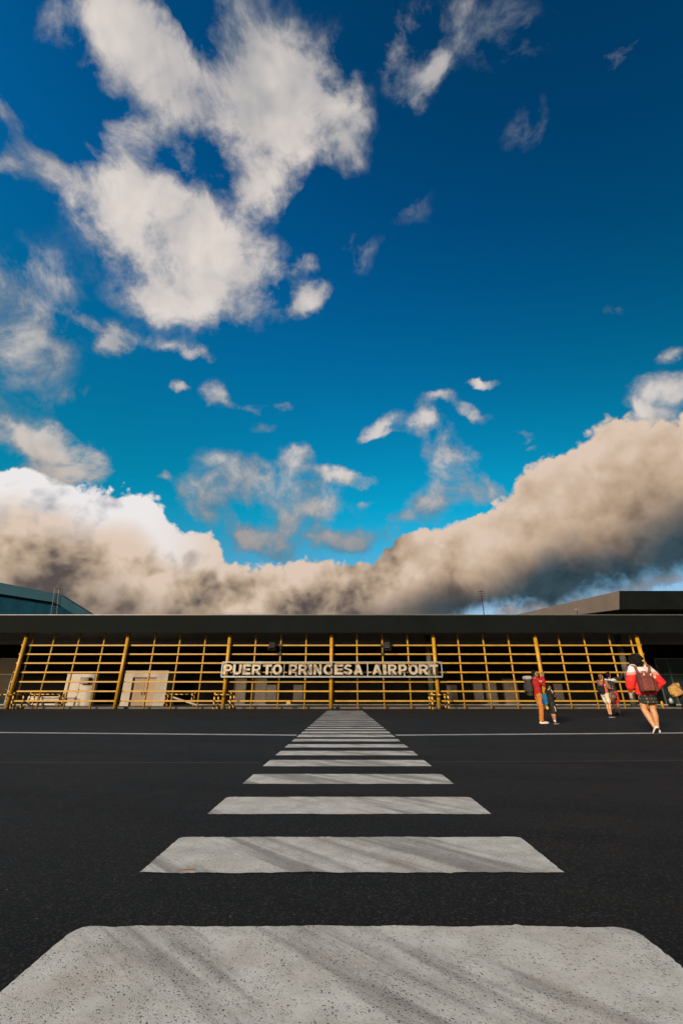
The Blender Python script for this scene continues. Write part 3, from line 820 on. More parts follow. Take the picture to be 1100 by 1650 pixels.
def booth2():
    Y = D + 4.2; a, b = at(197.5, 1110, Y), at(268, 1110, Y); zt = at(233, 1080.5, Y).z
    o = empty('door_portal', ((a.x + b.x) / 2, Y, 0.10)); w = b.x - a.x; h = zt - .10
    tag(o, 'white portal with beige double doors behind the screen', 'doorway')
    dw = w * .55; dh = h * .80; x0 = -w * .03
    slab(o, (-w / 2 + (w / 2 + x0 - dw / 2) / 2, .6, h / 2), (w / 2 + x0 - dw / 2, 1.2, h), 'jamb', M_white)
    slab(o, (w / 2 - (w / 2 - x0 - dw / 2) / 2, .6, h / 2), (w / 2 - x0 - dw / 2, 1.2, h), 'jamb', M_white)
    slab(o, (x0, .6, (h + dh) / 2), (dw, 1.2, h - dh), 'head', M_white)
    for s in (-1, 1):
        d = slab(o, (x0 + s * dw / 4, .20, dh / 2), (dw / 2 - .012, .06, dh - .01), 'door', M_door_beige, .008)
        mb = MB(); mb.tube([(x0 + s * .10, .14, dh * .38), (x0 + s * .10, .14, dh * .52)], .025, 8); mb.build('handle', M_black, d)
booth2()
p, q = at(47, 1130, D + 3.9), at(98, 1130, D + 3.9)
o = empty('bench', ((p.x + q.x) / 2, D + 3.9, 0.10)); tag(o, 'low white bench left of the small white booth', 'bench')
w = q.x - p.x
slab(o, (0, 0, .50), (w, .45, .30), 'seat', M_white, .02)
for k in (-.42, 0, .42): slab(o, (k * w, 0, .175), (.10, .40, .345), 'leg', M_darkmetal)
slab(o, (0, -.10, .12), (w, .06, .10), 'foot_rail', M_white)
# a white board leaning on trestles
a, b = at(277, 1122.5, D + 2.6), at(318, 1136, D + 2.6)
o = empty('ramp_board', ((a.x + b.x) / 2, D + 2.6, 0.10)); tag(o, 'white board sloping down to the floor right of the double door portal', 'board')
d = b - a; mid = (a + b) / 2 - Vector(o.location)
mb = MB(); mb.box(mid, (d.length, .30, .10), Matrix.Rotation(-math.atan2(d.z, d.x), 3, 'Y'), .01); mb.build('plank', M_white, o)
mb = MB(); mb.tube([Vector((a.x - o.location.x + .15, 0, 0)), Vector((a.x - o.location.x + .15, 0, a.z - .16))], .03, 8); mb.build('leg', M_darkmetal, o)
# notice boards hung on the wall
M_notice = plain('grey_notice', (0.075, 0.068, 0.065), 0.6, var=0.25, scale=5.0)
for (x0, y0, x1, y1), lab in (((430,1104,445,1128), 'grey notice board right of the two taupe doors on the left'), ((473,1104,487.5,1128), 'grey notice board below the second word of the sign'),
        ((720,1104,735.5,1129), 'grey notice board just right of the sign'), ((763,1101,777.5,1128), 'grey notice board left of the two taupe doors on the right'), ((893,1102,906,1130), 'pale grey notice board behind the child')):
    a, b, p, q = at(x0, 1115, YB - .1), at(x1, 1115, YB - .1), at(x0, y0, YB - .1), at(x0, y1, YB - .1)
    o = empty('notice_board', ((a.x + b.x) / 2, YB - .10, (p.z + q.z) / 2)); tag(o, lab, 'notice board', 'notice boards on the wall')
    w, h = b.x - a.x, p.z - q.z
    slab(o, (0, 0, 0), (w, .05, h), 'panel', M_notice)
    for s in (-1, 1): slab(o, (s * (w / 2 + .02), 0, 0), (.04, .08, h + .08), 'frame', M_darkmetal); slab(o, (0, 0, s * (h / 2 + .02)), (w, .08, .04), 'frame', M_darkmetal)
# box hung on the lowest rail
a = at(465, 1132, D - .12); o = empty('junction_box', (a.x, D - .13, a.z)); tag(o, 'small yellow box fixed to the lowest rail below the sign', 'box')
slab(o, (0, 0, 0), (.28, .13, .26), 'case', M_yellow2, .015); slab(o, (0, -.07, 0), (.24, .012, .22), 'lid', M_yellow2)

# ------------------------------------------------------------------ masts on the roof
M_mast = plain('galvanised_steel', (0.045, 0.042, 0.042), 0.5, metal=0.4, var=0.2, scale=5.0)
def mast(px, y0, y1, Y, r, label, tip):
    a, b = at(px[0], y0, Y), at(px[1], y1, Y)
    o = empty('mast', (b.x, Y, b.z - .4)); tag(o, label, 'antenna')
    h = a.z - b.z + .4
    mb = MB(); mb.tube([(0, 0, 0), (0, 0, h * .72)], r, 8); mb.build('pole', M_mast, o, True)
    mb = MB(); mb.tube([(0, 0, h * .71), (0, 0, h)], r * .55, 8); mb.build('rod', M_mast, o, True)
    slab(o, (0, 0, .03), (.4, .4, .06), 'foot_plate', M_mast)
    if tip:
        mb = MB()
        for k in (.78, .86, .93): mb.tube([(-.28, 0, h * k), (.28, 0, h * k)], r * .5, 6)
        mb.build('cross_rod', M_mast, o)
    else:
        slab(o, (-.05, 0, h), (.22, .12, .08), 'lamp_head', M_signframe, .02)
mast((775.2, 779.3), 950, 990, D + 9, .045, 'thin dark antenna mast on the roof right of the sign', True)
mast((929.5, 930), 982, 990, D + 3, .04, 'short pale pole on the roof edge in front of the tan roof', False)

# ------------------------------------------------------------------ blue hangar behind, on the left
M_blue = plain('blue_sheet_metal', (0.013, 0.050, 0.076), 0.75, var=0.2, scale=0.4, spec=0.08)
def mat_ribbed():
    m, b, t = newmat('blue_ribbed_wall')
    p = tcoord('Object'); sx = X.tree.nodes.new('ShaderNodeSeparateXYZ'); t.links.new(p, sx.inputs[0])
    rib = smooth(X.m('SINE', X(sx.outputs[0]) * 14.0), -.4, .6)
    n = noise(stretch(p, (1, 1, .15)), 1.2, 5)
    t.links.new(mixc(smooth(n, .3, .7), (0.0015, 0.022, 0.044, 1), (0.002, 0.033, 0.062, 1)), b.inputs['Base Color'])
    b.inputs['Roughness'].default_value = .8; b.inputs['Specular IOR Level'].default_value = .05; bump(b, rib, .12, .02)
    return m
M_rib = mat_ribbed()
def hangar():
    Y = 60.0
    out = [at(-150, 915, Y), at(0, 938.5, Y), at(96, 957.5, Y), at(150, 991, Y), at(166, 1001, Y)]
    inn = [at(-150, 934, Y), at(0, 956.5, Y), at(88, 970.5, Y), at(123, 991, Y), at(140, 1001, Y)]
    o = empty('hangar', (-50, Y, 0)); tag(o, 'blue metal hangar roof rising behind the left end of the terminal', 'building')
    L = Vector((-50, Y, 0))
    n = len(out); dep = Vector((0, 1.2, 0))
    V = [p - L for p in out] + [p - L for p in inn]; V += [v + dep for v in V]
    F = []
    for k in range(n - 1):
        F += [(k, k + 1, n + k + 1, n + k), (2 * n + k, 3 * n + k, 3 * n + k + 1, 2 * n + k + 1), (k, 2 * n + k, 2 * n + k + 1, k + 1), (n + k, n + k + 1, 3 * n + k + 1, 3 * n + k)]
    F += [(0, n, 3 * n, 2 * n), (n - 1, 3 * n - 1, 4 * n - 1, 2 * n - 1)]
    mesh_obj('gable_fascia', V, F, M_blue, o)
    # wall standing back under the eaves
    W = [p - L + Vector((0, 1.21, 0)) for p in inn]
    V = W + [Vector((v.x, v.y, 0)) for v in W] ; n2 = len(W)
    V += [v + Vector((0, .3, 0)) for v in V]
    F = [(k, k + 1, n2 + k + 1, n2 + k) for k in range(n2 - 1)] + [(2 * n2 + k, 3 * n2 + k, 3 * n2 + k + 1, 2 * n2 + k + 1) for k in range(n2 - 1)]
    F += [(k, 2 * n2 + k, 2 * n2 + k + 1, k + 1) for k in range(n2 - 1)] + [(n2 - 1, 3 * n2 - 1, 4 * n2 - 1, 2 * n2 - 1), (0, n2, 3 * n2, 2 * n2)]
    mesh_obj('wall', V, F, M_rib, o)
    V = [p - L + Vector((-1.6 if k > 1 else 0, 1.215, -.35)) for k, p in enumerate(out)]; V += [v + Vector((-1.5, 9, -.5)) for v in V]; V += [v - Vector((0, 0, .2)) for v in V]
    F = [(k, k + 1, n + k + 1, n + k) for k in range(n - 1)] + [(2 * n + k, 3 * n + k, 3 * n + k + 1, 2 * n + k + 1) for k in range(n - 1)] + [(0, n, 3 * n, 2 * n), (n - 1, 3 * n - 1, 4 * n - 1, 2 * n - 1)]
    F += [(k, 2 * n + k, 2 * n + k + 1, k + 1) for k in range(n - 1)] + [(n + k, n + k + 1, 3 * n + k + 1, 3 * n + k) for k in range(n - 1)]
    mesh_obj('roof', V, F, M_blue, o)
    # roof ladder with its hoops
    lad = empty('roof_ladder', tuple(at(90, 991, Y - .3))); tag(lad, 'thin steel ladder with hoops at the hangar eave', 'ladder')
    B = Vector(lad.location)
    for a_, b_ in (((81, 1000), (88.5, 950)), ((91, 1000), (95, 950))):
        p, q = at(*a_, Y - .3) - B, at(*b_, Y - .3) - B
        mb = MB(); mb.tube([p, q], .035, 6); mb.build('rail', M_mast, lad)
    p0, p1 = at(81, 1000, Y - .3) - B, at(88.5, 950, Y - .3) - B; q0, q1 = at(91, 1000, Y - .3) - B, at(95, 950, Y - .3) - B
    for k in range(12):
        t_ = (k + .5) / 12; mb = MB(); mb.tube([p0.lerp(p1, t_), q0.lerp(q1, t_)], .02, 6); mb.build('rung', M_mast, lad)
    for xa, xb in ((88.5, 97.5), (94, 101.5)):
        a_, b_, c_, d_ = at(xa, 956, Y - .3) - B, at(xa + .5, 948.5, Y - .3) - B, at(xb, 949.5, Y + .5) - B, at(xb - 1, 959, Y + .5) - B
        mb = MB(); mb.tube([a_, b_, c_, d_], .03, 6); mb.build('hoop', M_mast, lad)
hangar()

# ------------------------------------------------------------------ tan roofed hall behind, on the right
M_tan = plain('tan_sheet_metal', (0.135, 0.105, 0.082), 0.55, var=0.14, scale=0.5)
def hall():
    Y = 52.0
    o = empty('roofed_hall', (60, Y, 0)); tag(o, 'dark hall with tan sloping roof side behind the right end of the terminal', 'building')
    L = Vector(o.location)
    P = at(997, 952, Y); Q = at(997, 982, Y + .35)                    # the near corner of the roof edge
    PR, QR = Vector((130, Y, P.z)), Vector((130, Y + .35, Q.z))
    Yb = Y + 26; Pb, Qb = at(832, 990.2, Yb), at(832, 1003, Yb)
    Pb2, Qb2 = at(760, 1006.5, Yb + 12), at(760, 1016, Yb + 12)
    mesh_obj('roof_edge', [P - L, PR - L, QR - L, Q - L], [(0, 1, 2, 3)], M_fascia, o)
    mesh_obj('side_edge', [P - L, Q - L, Qb - L, Pb - L, Qb2 - L, Pb2 - L], [(0, 1, 2, 3), (3, 2, 4, 5)], M_tan, o)
    mesh_obj('roof', [P - L, PR - L, Vector((130, Yb + 12, Pb2.z)) - L, Pb2 - L, Pb - L], [(0, 1, 2, 3, 4)], M_tan, o)
    mesh_obj('eave', [Q - L, QR - L, Vector((130, Yb + 12, Qb2.z)) - L, Qb2 - L, Qb - L], [(0, 1, 2, 3, 4)], M_wall, o)
    x0 = Q.x + 2.2
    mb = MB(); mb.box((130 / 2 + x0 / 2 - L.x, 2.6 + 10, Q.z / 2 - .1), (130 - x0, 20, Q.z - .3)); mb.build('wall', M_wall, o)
hall()

# ------------------------------------------------------------------ people
def mat_skin(name, rgb):
    m, b, t = newmat(name)
    p = tcoord('Object'); n = noise(p, 18, 5, .6)
    t.links.new(mixc(smooth(n, .3, .7), tuple(c * .85 for c in rgb) + (1,), tuple(c * 1.08 for c in rgb) + (1,)), b.inputs['Base Color'])
    b.inputs['Roughness'].default_value = .5
    b.inputs['Subsurface Weight'].default_value = .08; b.inputs['Subsurface Radius'].default_value = (.01, .004, .002)
    return m
SK_light = mat_skin('skin_light', (0.50, 0.25, 0.125)); SK_mid = mat_skin('skin_mid', (0.36, 0.165, 0.08)); SK_dark = mat_skin('skin_dark', (0.25, 0.105, 0.055))
def cloth(name, rgb, var=.2, scale=10.0, rough=.85): return plain(name, rgb, rough, var=var, scale=scale, bmp=.3, spec=.2)
M_hair = plain('black_hair', (0.0075, 0.006, 0.0055), .8, var=.5, scale=40.0, bmp=.8, spec=.15)
M_hair_br = plain('brown_hair', (0.13, 0.055, 0.022), .5, var=.4, scale=40.0, bmp=.8)
M_eye = plain('eye_dark', (0.02, 0.015, 0.012), .2, var=.1)
M_lip = plain('lip', (0.30, 0.09, 0.06), .5, var=.1)
M_shoe_white = cloth('white_shoe', (0.62, 0.58, 0.54)); M_shoe_black = cloth('black_shoe', (0.012, 0.012, 0.013)); M_sole = cloth('sole_white', (0.60, 0.58, 0.55))
M_sock = cloth('white_sock', (0.66, 0.64, 0.62))

class Person:
    def __init__(s, label, loc, rz, h, skin, J=None, grp=None):
        s.root = empty('person', (loc.x, loc.y, 0.0), rz); tag(s.root, label, 'person', grp)
        s.k = h / 1.70; s.skin = skin
        j = dict(hipL=(-.09, 0, .90), hipR=(.09, 0, .90), kneeL=(-.10, .02, .49), kneeR=(.10, .02, .49), ankL=(-.10, -.01, .085), ankR=(.10, -.01, .085),
                 shL=(-.175, 0, 1.385), shR=(.175, 0, 1.385), elL=(-.235, -.03, 1.11), elR=(.235, -.03, 1.11), wrL=(-.24, .08, .88), wrR=(.24, .08, .88),
                 neck=(0, -.01, 1.42), head=(0, .02, 1.575), waist=(0, 0, 1.08), chest=(0, 0, 1.27), pelvis=(0, 0, .93), hy=0.0, hp=0.0,
                 toeL=0.0, toeR=0.0, liftL=0.0, liftR=0.0)
        j.update(J or {})
        s.j = {a: (Vector(b) * s.k if isinstance(b, tuple) else b) for a, b in j.items()}
        s.hrot = Euler((R(s.j['hp']), 0, R(s.j['hy']))).to_matrix()       # head pitch (+ looks up), head yaw (+ turns left)
    def hd(s, v): return s.j['head'] + s.hrot @ (Vector(v) * s.k)
    def finger(s, mb, w, d, side, curl):
        "palm, four fingers and a thumb from wrist w along d; curl bends the fingers towards c"
        k = s.k; d = d.normalized(); c = curl.normalized(); c = (c - d * c.dot(d)).normalized(); a = d.cross(c) * side
        mb.limb([w - d * .015 * k, w + d * .03 * k, w + d * .075 * k], [(.026 * k, .019 * k), (.036 * k, .016 * k), (.040 * k, .014 * k)], 10)
        for i, (o, L) in enumerate(((-.030, .062), (-.010, .074), (.010, .070), (.030, .054))):
            p0 = w + (d * .072 + a * o) * k; p1 = p0 + (d * .75 + c * .45) * L * .5 * k; p2 = p1 + (d * .25 + c * .95) * L * .5 * k
            mb.limb([p0 - d * .01 * k, p0, p1, p2], [.0095 * k, .0095 * k, .0088 * k, .0075 * k], 7)
        p0 = w + (d * .025 - a * .032) * k; p1 = p0 + (d * .6 - a * .5 + c * .4) * .04 * k; p2 = p1 + (d * .8 + c * .5) * .032 * k
        mb.limb([p0, p1, p2], [.012 * k, .011 * k, .009 * k], 7)
    def body(s, curlL=(0, 1, .2), curlR=(0, 1, .2), thin=1.0, leg=1.0):
        j, k = s.j, s.k; mb = MB()
        mb.rings([(j['pelvis'] - Vector((0, 0, .10 * k)), .09 * k, .08 * k), (j['pelvis'] - Vector((0, 0, .04 * k)), .155 * k * thin, .105 * k), (j['pelvis'] + Vector((0, 0, .05 * k)), .155 * k * thin, .105 * k), (j['waist'], .130 * k * thin, .092 * k), (j['chest'], .155 * k * thin, .108 * k), (j['chest'] + (j['neck'] - j['chest']) * .75, .150 * k * thin, .085 * k), (j['neck'], .065 * k, .06 * k)])
        mb.limb([j['neck'] - Vector((0, 0, .04 * k)), s.hd((0, -.025, -.06))], [.058 * k, .050 * k])
        # head: skull, jaw, nose, brow, ears
        mb.ball(s.hd((0, -.012, .03)), (.076 * k, .092 * k, .090 * k), s.hrot)
        mb.ball(s.hd((0, .018, -.045)), (.058 * k, .070 * k, .068 * k), s.hrot)
        mb.limb([s.hd((0, .085, .022)), s.hd((0, .104, -.018))], [.010 * k, .015 * k], 8)
        mb.ball(s.hd((0, .076, -.083)), (.026 * k, .020 * k, .020 * k), s.hrot)
        for q in (-1, 1): mb.ball(s.hd((q * .078, -.01, 0)), (.010 * k, .022 * k, .033 * k), s.hrot, 8, 6)
        for q in 'LR':
            sg = -1 if q == 'L' else 1
            h, n, a = j['hip' + q], j['knee' + q], j['ank' + q]
            m1 = h.lerp(n, .5); m2 = n.lerp(a, .32) + Vector((0, -.012 * k, 0))
            mb.limb([h + Vector((0, 0, -.01 * k)), m1, n, m2, n.lerp(a, .72), a], [.088 * k * thin, .074 * k * thin, .054 * k * leg, .059 * k * leg, .042 * k * leg, .036 * k])
            f = Euler((0, 0, R(-j['toe' + q]))).to_matrix() @ Vector((0, 1, 0)); lf = j['lift' + q]
            fd = (f * math.cos(R(lf)) - Vector((0, 0, math.sin(R(lf))))).normalized()
            mb.limb([a + Vector((0, 0, -.04 * k)) - fd * .03 * k, a + fd * .07 * k + Vector((0, 0, -.045 * k)), a + fd * .15 * k + Vector((0, 0, -.058 * k))], [.033 * k, (.036 * k, .028 * k), (.036 * k, .020 * k)])
            s.j['foot' + q] = fd
            sh, e, w = j['sh' + q], j['el' + q], j['wr' + q]
            mb.limb([sh, sh.lerp(e, .5), e, e.lerp(w, .35), w], [.052 * k, .045 * k, .038 * k, .038 * k, .025 * k])
            s.finger(mb, w, (w - e), sg, Vector(curlL if q == 'L' else curlR))
        o = mb.skin('body', s.skin, s.root, .0075, 3)
        for q in (-1, 1):
            m = MB(); m.ball(s.hd((q * .030, .073, .012)), (.013 * k, .008 * k, .008 * k), s.hrot, 8, 6); m.build('eye', M_eye, s.root, True)
        m = MB(); m.limb([s.hd((-.020, .083, -.052)), s.hd((0, .089, -.052)), s.hd((.020, .083, -.052))], [.005 * k, .007 * k, .005 * k], 8); m.build('mouth', M_lip, s.root, True)
        return o
    def top(s, mat, hem, sleeve=1.0, fat=.02, flare=0.0, name='jacket', cuffed=True, loose=1.0):
        j, k = s.j, s.k; mb = MB(); f = fat * k
        hemc = Vector((j['pelvis'].x, j['pelvis'].y, hem * k))
        rr = [(hemc, .150 * k + f + flare * k, .108 * k + f + flare * k * .7), (hemc + Vector((0, 0, .03 * k)), .158 * k + f + flare * k, .112 * k + f + flare * k * .7)]
        if hem < .98: rr.append((j['pelvis'] + Vector((0, 0, .06 * k)), .157 * k + f + flare * .6 * k, .112 * k + f + flare * .5 * k))
        rr += [(j['waist'] + Vector((0, 0, .04 * k)), .142 * k + f + flare * .3 * k, .102 * k + f), (j['chest'], .165 * k + f, .118 * k + f), (j['chest'] + (j['neck'] - j['chest']) * .72, .160 * k + f * .8, .095 * k + f * .6), (j['chest'] + (j['neck'] - j['chest']) * .95, .085 * k + f * .5, .07 * k + f * .3)]
        mb.rings(rr)
        for q in 'LR':
            sh, e, w = j['sh' + q], j['el' + q], j['wr' + q]
            if sleeve > .6:
                w2 = e.lerp(w, min(1, (sleeve - .5) * 2) * .97)
                mb.limb([sh, sh.lerp(e, .5), e, e.lerp(w2, .6), w2], [.062 * k + f, .056 * k + f * loose, .050 * k + f * loose, .048 * k + f * loose, .036 * k + f * .5])
            else:
                mb.limb([sh, sh.lerp(e, sleeve), sh.lerp(e, sleeve * 2)], [.060 * k + f, .058 * k + f, .058 * k + f])
        return mb.skin(name, mat, s.root, .011, 3, .010 * k, 8.0)
    def trousers(s, mat, end=1.0, fat=.014, waist=1.0, name='trousers', flare=0.0):
        "end: 0.5 at the knee, 1 at the ankle"
        j, k = s.j, s.k; f = fat * k; mb = MB()
        wz = Vector((j['pelvis'].x, j['pelvis'].y, waist * k))
        mb.rings([(j['pelvis'] - Vector((0, 0, .13 * k)), .12 * k, .09 * k), (j['pelvis'] - Vector((0, 0, .03 * k)), .158 * k + f, .112 * k + f), (wz, .146 * k + f, .102 * k + f)])
        for q in 'LR':
            h, n, a = j['hip' + q], j['knee' + q], j['ank' + q]
            if end <= .55:
                e = h.lerp(n, end * 2)
                mb.limb([h, h.lerp(e, .5), e], [.094 * k + f, .088 * k + f + flare * k * .5, .080 * k + f + flare * k])
            else:
                e = n.lerp(a, (end - .5) * 2)
                mb.limb([h, h.lerp(n, .5), n, n.lerp(e, .5), e], [.093 * k + f, .080 * k + f, .066 * k + f, .062 * k + f, .054 * k + f + flare * k])
        return mb.skin(name, mat, s.root, .011, 3, .008 * k, 9.0)
    def shoes(s, mat, sole, socks=None, low=False):
        j, k = s.j, s.k
        for q in 'LR':
            a, fd = j['ank' + q], j['foot' + q]; dn = Vector((0, 0, -1)) if abs(fd.z) < .3 else fd.cross(Vector((1, 0, 0)).cross(Vector((0, 0, 1)))).normalized()
            side = fd.cross(Vector((0, 0, 1))).normalized(); dn = side.cross(fd) * -1
            if dn.z > 0: dn = -dn
            m = MB(); b0 = a + dn * .045 * k
            m.limb([b0 - fd * .045 * k, b0 + fd * .03 * k, b0 + fd * .10 * k + dn * .008 * k, b0 + fd * .165 * k + dn * .014 * k], [(.038 * k, .038 * k), (.042 * k, .042 * k), (.046 * k, .034 * k), (.040 * k, .024 * k)])
            if not low: m.limb([b0 - fd * .02 * k, a + Vector((0, 0, .02 * k))], [.040 * k, .044 * k])
            sh = m.skin('shoe', mat, s.root, .008, 3)
            m = MB(); m.limb([b0 - fd * .05 * k + dn * .030 * k, b0 + fd * .06 * k + dn * .032 * k, b0 + fd * .17 * k + dn * .030 * k], [(.040 * k, .012 * k), (.042 * k, .012 * k), (.044 * k, .012 * k)])
            m.build('sole', sole, sh, True)
            if socks is not None:
                n = j['knee' + q]; m = MB(); m.tube([a + Vector((0, 0, -.01)), a.lerp(n, .22)], [.044 * k, .046 * k], 14); m.build('sock', socks, s.root, True)
    def hair(s, mat, pts, name='hair', vox=.010, rough=.008):
        mb = MB()
        for c, r in pts: mb.ball(s.hd(c), tuple(v * s.k for v in r) if isinstance(r, tuple) else r * s.k, s.hrot)
        return mb.skin(name, mat, s.root, vox, 1, rough, 22.0)
SHORT_HAIR = [((0, -.036, .056), (.083, .086, .080)), ((0, -.066, .0), (.074, .056, .078)), ((0, .028, .100), (.062, .050, .026))]
def world_pt(P, v):
    return P.root.matrix_basis @ v
def placed(name, label, cat, P, local, rot=(0, 0, 0)):
    "a thing carried by a person, as a thing of its own"
    rz = P.root.rotation_euler[2]
    M = Matrix.Translation(P.root.location) @ Matrix.Rotation(rz, 4, 'Z')
    o = empty(name, tuple(M @ Vector(local)), rz); tag(o, label, cat)
    return o

# ---- the young woman walking away, right
M_plaid = None
def mat_jacket():
    m, b, t = newmat('dip_dyed_jacket')
    p = tcoord('Object'); sx = X.tree.nodes.new('ShaderNodeSeparateXYZ'); t.links.new(p, sx.inputs[0])
    z = X(sx.outputs[2]) + (noise(p, 5, 4) - .5) * .05 + X.m('ABSOLUTE', X(sx.outputs[0])) * 0.10
    n = noise(p, 14, 5)
    c = mixc(smooth(z, 1.225, 1.255), (0.66, 0.028, 0.022, 1), (0.64, 0.25, 0.22, 1))
    c = mixc(smooth(z, 1.285, 1.31), c, (0.62, 0.58, 0.60, 1))
    c = mixc(smooth(n, .5, .8) * .25, c, (0.25, 0.02, 0.03, 1))
    t.links.new(c, b.inputs['Base Color']); b.inputs['Roughness'].default_value = .7; b.inputs['Specular IOR Level'].default_value = .3
    bump(b, noise(p, 30, 4), .25, .006)
    return m
def mat_plaid():
    m, b, t = newmat('black_plaid')
    p = tcoord('Object'); sx = X.tree.nodes.new('ShaderNodeSeparateXYZ'); t.links.new(p, sx.inputs[0])
    def bar(v, f, w): return smooth(X.m('ABSOLUTE', X.m('FRACT', v * f) - .5), w, w * .6)
    x, y, z = (X(o) for o in sx.outputs)
    k = bar(x + y * .6, 13, .12).mx(bar(z, 15, .11)); kk = bar(x + y * .6, 13, .12) * bar(z, 15, .11)
    c = mixc(k * .12, (0.010, 0.010, 0.011, 1), (0.22, 0.20, 0.17, 1)); c = mixc(kk * .8, c, (0.42, 0.38, 0.31, 1))
    t.links.new(c, b.inputs['Base Color']); b.inputs['Roughness'].default_value = .85
    return m
w_loc = ground(1057, 1181.5)
W = Person('person in white and red jacket and plaid skirt walking towards the terminal', w_loc, R(4), 1.66, SK_light,
           dict(kneeL=(-.115, .05, .49), ankL=(-.085, -.10, .13), liftL=42, hipL=(-.095, 0, .90), ankR=(.075, .03, .085), kneeR=(.085, .03, .49), toeR=18, toeL=5,
                elL=(-.325, -.02, 1.10), wrL=(-.30, .10, .90), elR=(.44, .0, 1.08), wrR=(.34, .20, .93), hy=-86, hp=4, head=(.01, .02, 1.575)), None)
W.body(curlL=(1, .4, 0), thin=1.12, leg=1.22)
W.top(mat_jacket(), .80, 1.0, .035, .045, 'jacket', loose=1.5)
mb = MB(); k = W.k
mb.rings([((0, 0, .62 * k), .20 * k, .17 * k), ((0, 0, .66 * k), .20 * k, .168 * k), ((0, 0, .80 * k), .186 * k, .148 * k), ((0, 0, .95 * k), .165 * k, .122 * k)], 28)
mb.skin('skirt', mat_plaid(), W.root, .011, 2, .012, 10.0)
W.shoes(M_shoe_white, M_shoe_black, None, True)
rnd = random.Random(4); pts = [((0, -.045, .02), (.125, .115, .105))]
for _ in range(170):
    a = rnd.uniform(-180, 180); u = rnd.uniform(-.95, 1.0)
    if abs(a) < 60 and u < .66: continue
    q = math.sqrt(max(0, 1 - u * u)); dn_ = .115 if u > 0 else .19
    pts.append(((.140 * q * math.sin(R(a)), -.035 + .130 * q * math.cos(R(a)), .01 + dn_ * u), rnd.uniform(.020, .036)))
W.hair(M_hair, pts, 'hair', .008, .010)
# her rucksack
M_bag = cloth('maroon_canvas', (0.115, 0.034, 0.034), .25, 12); M_bag2 = cloth('maroon_canvas_front', (0.165, 0.050, 0.046), .2, 12); M_strap = cloth('brown_strap', (0.20, 0.060, 0.030)); M_button = cloth('cream_button', (0.62, 0.55, 0.45)); M_pom = cloth('peach_fur', (0.62, 0.40, 0.27), .2, 40)
def rucksack():
    o = placed('backpack', 'maroon rucksack with cream buttons worn by the person in the white and red jacket', 'backpack', W, (-.155, -.275, 0.83))
    mb = MB(); mb.box((0, 0, .20), (.33, .18, .40), None, .055); body = mb.skin('body', M_bag, o, .010, 4, .008, 9)
    mb = MB(); mb.box((-.03, -.105, .16), (.25, .08, .27), None, .03); mb.skin('front_pocket', M_bag2, body, .009, 3, .005, 12)
    mb = MB(); mb.box((-.02, -.10, .345), (.29, .085, .13), None, .03); fl = mb.skin('flap', M_bag2, body, .009, 3, .004, 12)
    mb = MB(); mb.box((.185, .0, .13), (.085, .15, .24), None, .035); mb.skin('side_pocket', M_bag, body, .009, 3, .006, 12)
    for x in (-.10, .06):
        mb = MB(); mb.tube([(x, -.140, .365), (x, -.154, .365)], .024, 14); mb.build('button', M_button, fl, True)
    for x in (-.095, .035):
        mb = MB(); mb.box((x, -.150, .17), (.026, .012, .25)); mb.build('buckle_strap', M_strap, body)
        mb = MB(); mb.box((x, -.158, .09), (.036, .014, .030), bev=.004); mb.build('buckle', M_strap, body)
    mb = MB(); mb.tube([(-.05, -.02, .40), (-.045, -.03, .44), (.03, -.03, .44), (.035, -.02, .40)], .010, 8); mb.build('grab_loop', M_strap, body, True)
    for s_, xs in ((-1, -.08), (1, .22)):
        mb = MB(); mb.tube([(xs * .55, .06, .36), (xs, .075, .46), (xs * 1.15 + .035, .13, .555), (xs * 1.15 + .04, .235, .585), (xs * 1.15 + .045, .40, .50)], [(.032, .010)] * 5, 8); mb.build('shoulder_strap', M_strap, o, True)
    mb = MB(); mb.ball((.175, -.085, .315), .042, seg=12, rng=8); mb.skin('pompom', M_pom, o, .008, 1, .006, 30)
    mb = MB(); mb.tube([(.15, -.06, .40), (.17, -.08, .345)], .005, 6); mb.build('pompom_cord', M_strap, o)
rucksack()
o = placed('bottle', 'small grey bottle in the left hand of the person in the plaid skirt', 'bottle', W, (-.285 * W.k, .135, .80 * W.k))
M_bottle = plain('grey_plastic', (0.20, 0.19, 0.18), .35, var=.15)
mb = MB(); mb.rings([((0, 0, -.08), .034, .034), ((0, 0, -.07), .038, .038), ((0, 0, .05), .038, .038), ((0, 0, .08), .018, .018)], 16); mb.build('body', M_bottle, o, True)
mb = MB(); mb.rings([((0, 0, .079), .020, .020), ((0, 0, .10), .020, .020)], 14); mb.build('cap', M_black, o, True)

# ---- the hiker in ochre trousers taking a picture
h_loc = ground(874, 1166)
H = Person('person in a red jacket and ochre trousers holding a camera up to the face', h_loc, R(-90), 1.50, SK_mid,
           dict(elR=(.20, .17, 1.20), wrR=(.09, .23, 1.47), elL=(-.20, .20, 1.18), wrL=(-.06, .25, 1.46), ankL=(-.09, .06, .085), ankR=(.08, -.06, .085), kneeL=(-.09, .06, .49), kneeR=(.09, .0, .49), chest=(0, -.02, 1.27), hp=6))
H.body(curlL=(.7, .2, .4), curlR=(-.7, .2, .4))
H.top(cloth('red_jacket', (0.32, 0.016, 0.018)), .88, 1.0, .022, .0, 'jacket')
mb = MB(); k = H.k
mb.rings([((0, .035, .92 * k), .150 * k, .105 * k), ((0, .035, 1.10 * k), .145 * k, .105 * k), ((0, .035, 1.30 * k), .140 * k, .108 * k)], 20)
mb.skin('vest', cloth('black_vest', (0.012, 0.009, 0.010)), H.root, .011, 3, .006, 9)
H.trousers(cloth('ochre_trousers', (0.40, 0.145, 0.030)), .97, .016, 1.0, flare=.006)
H.shoes(M_shoe_white, M_sole)
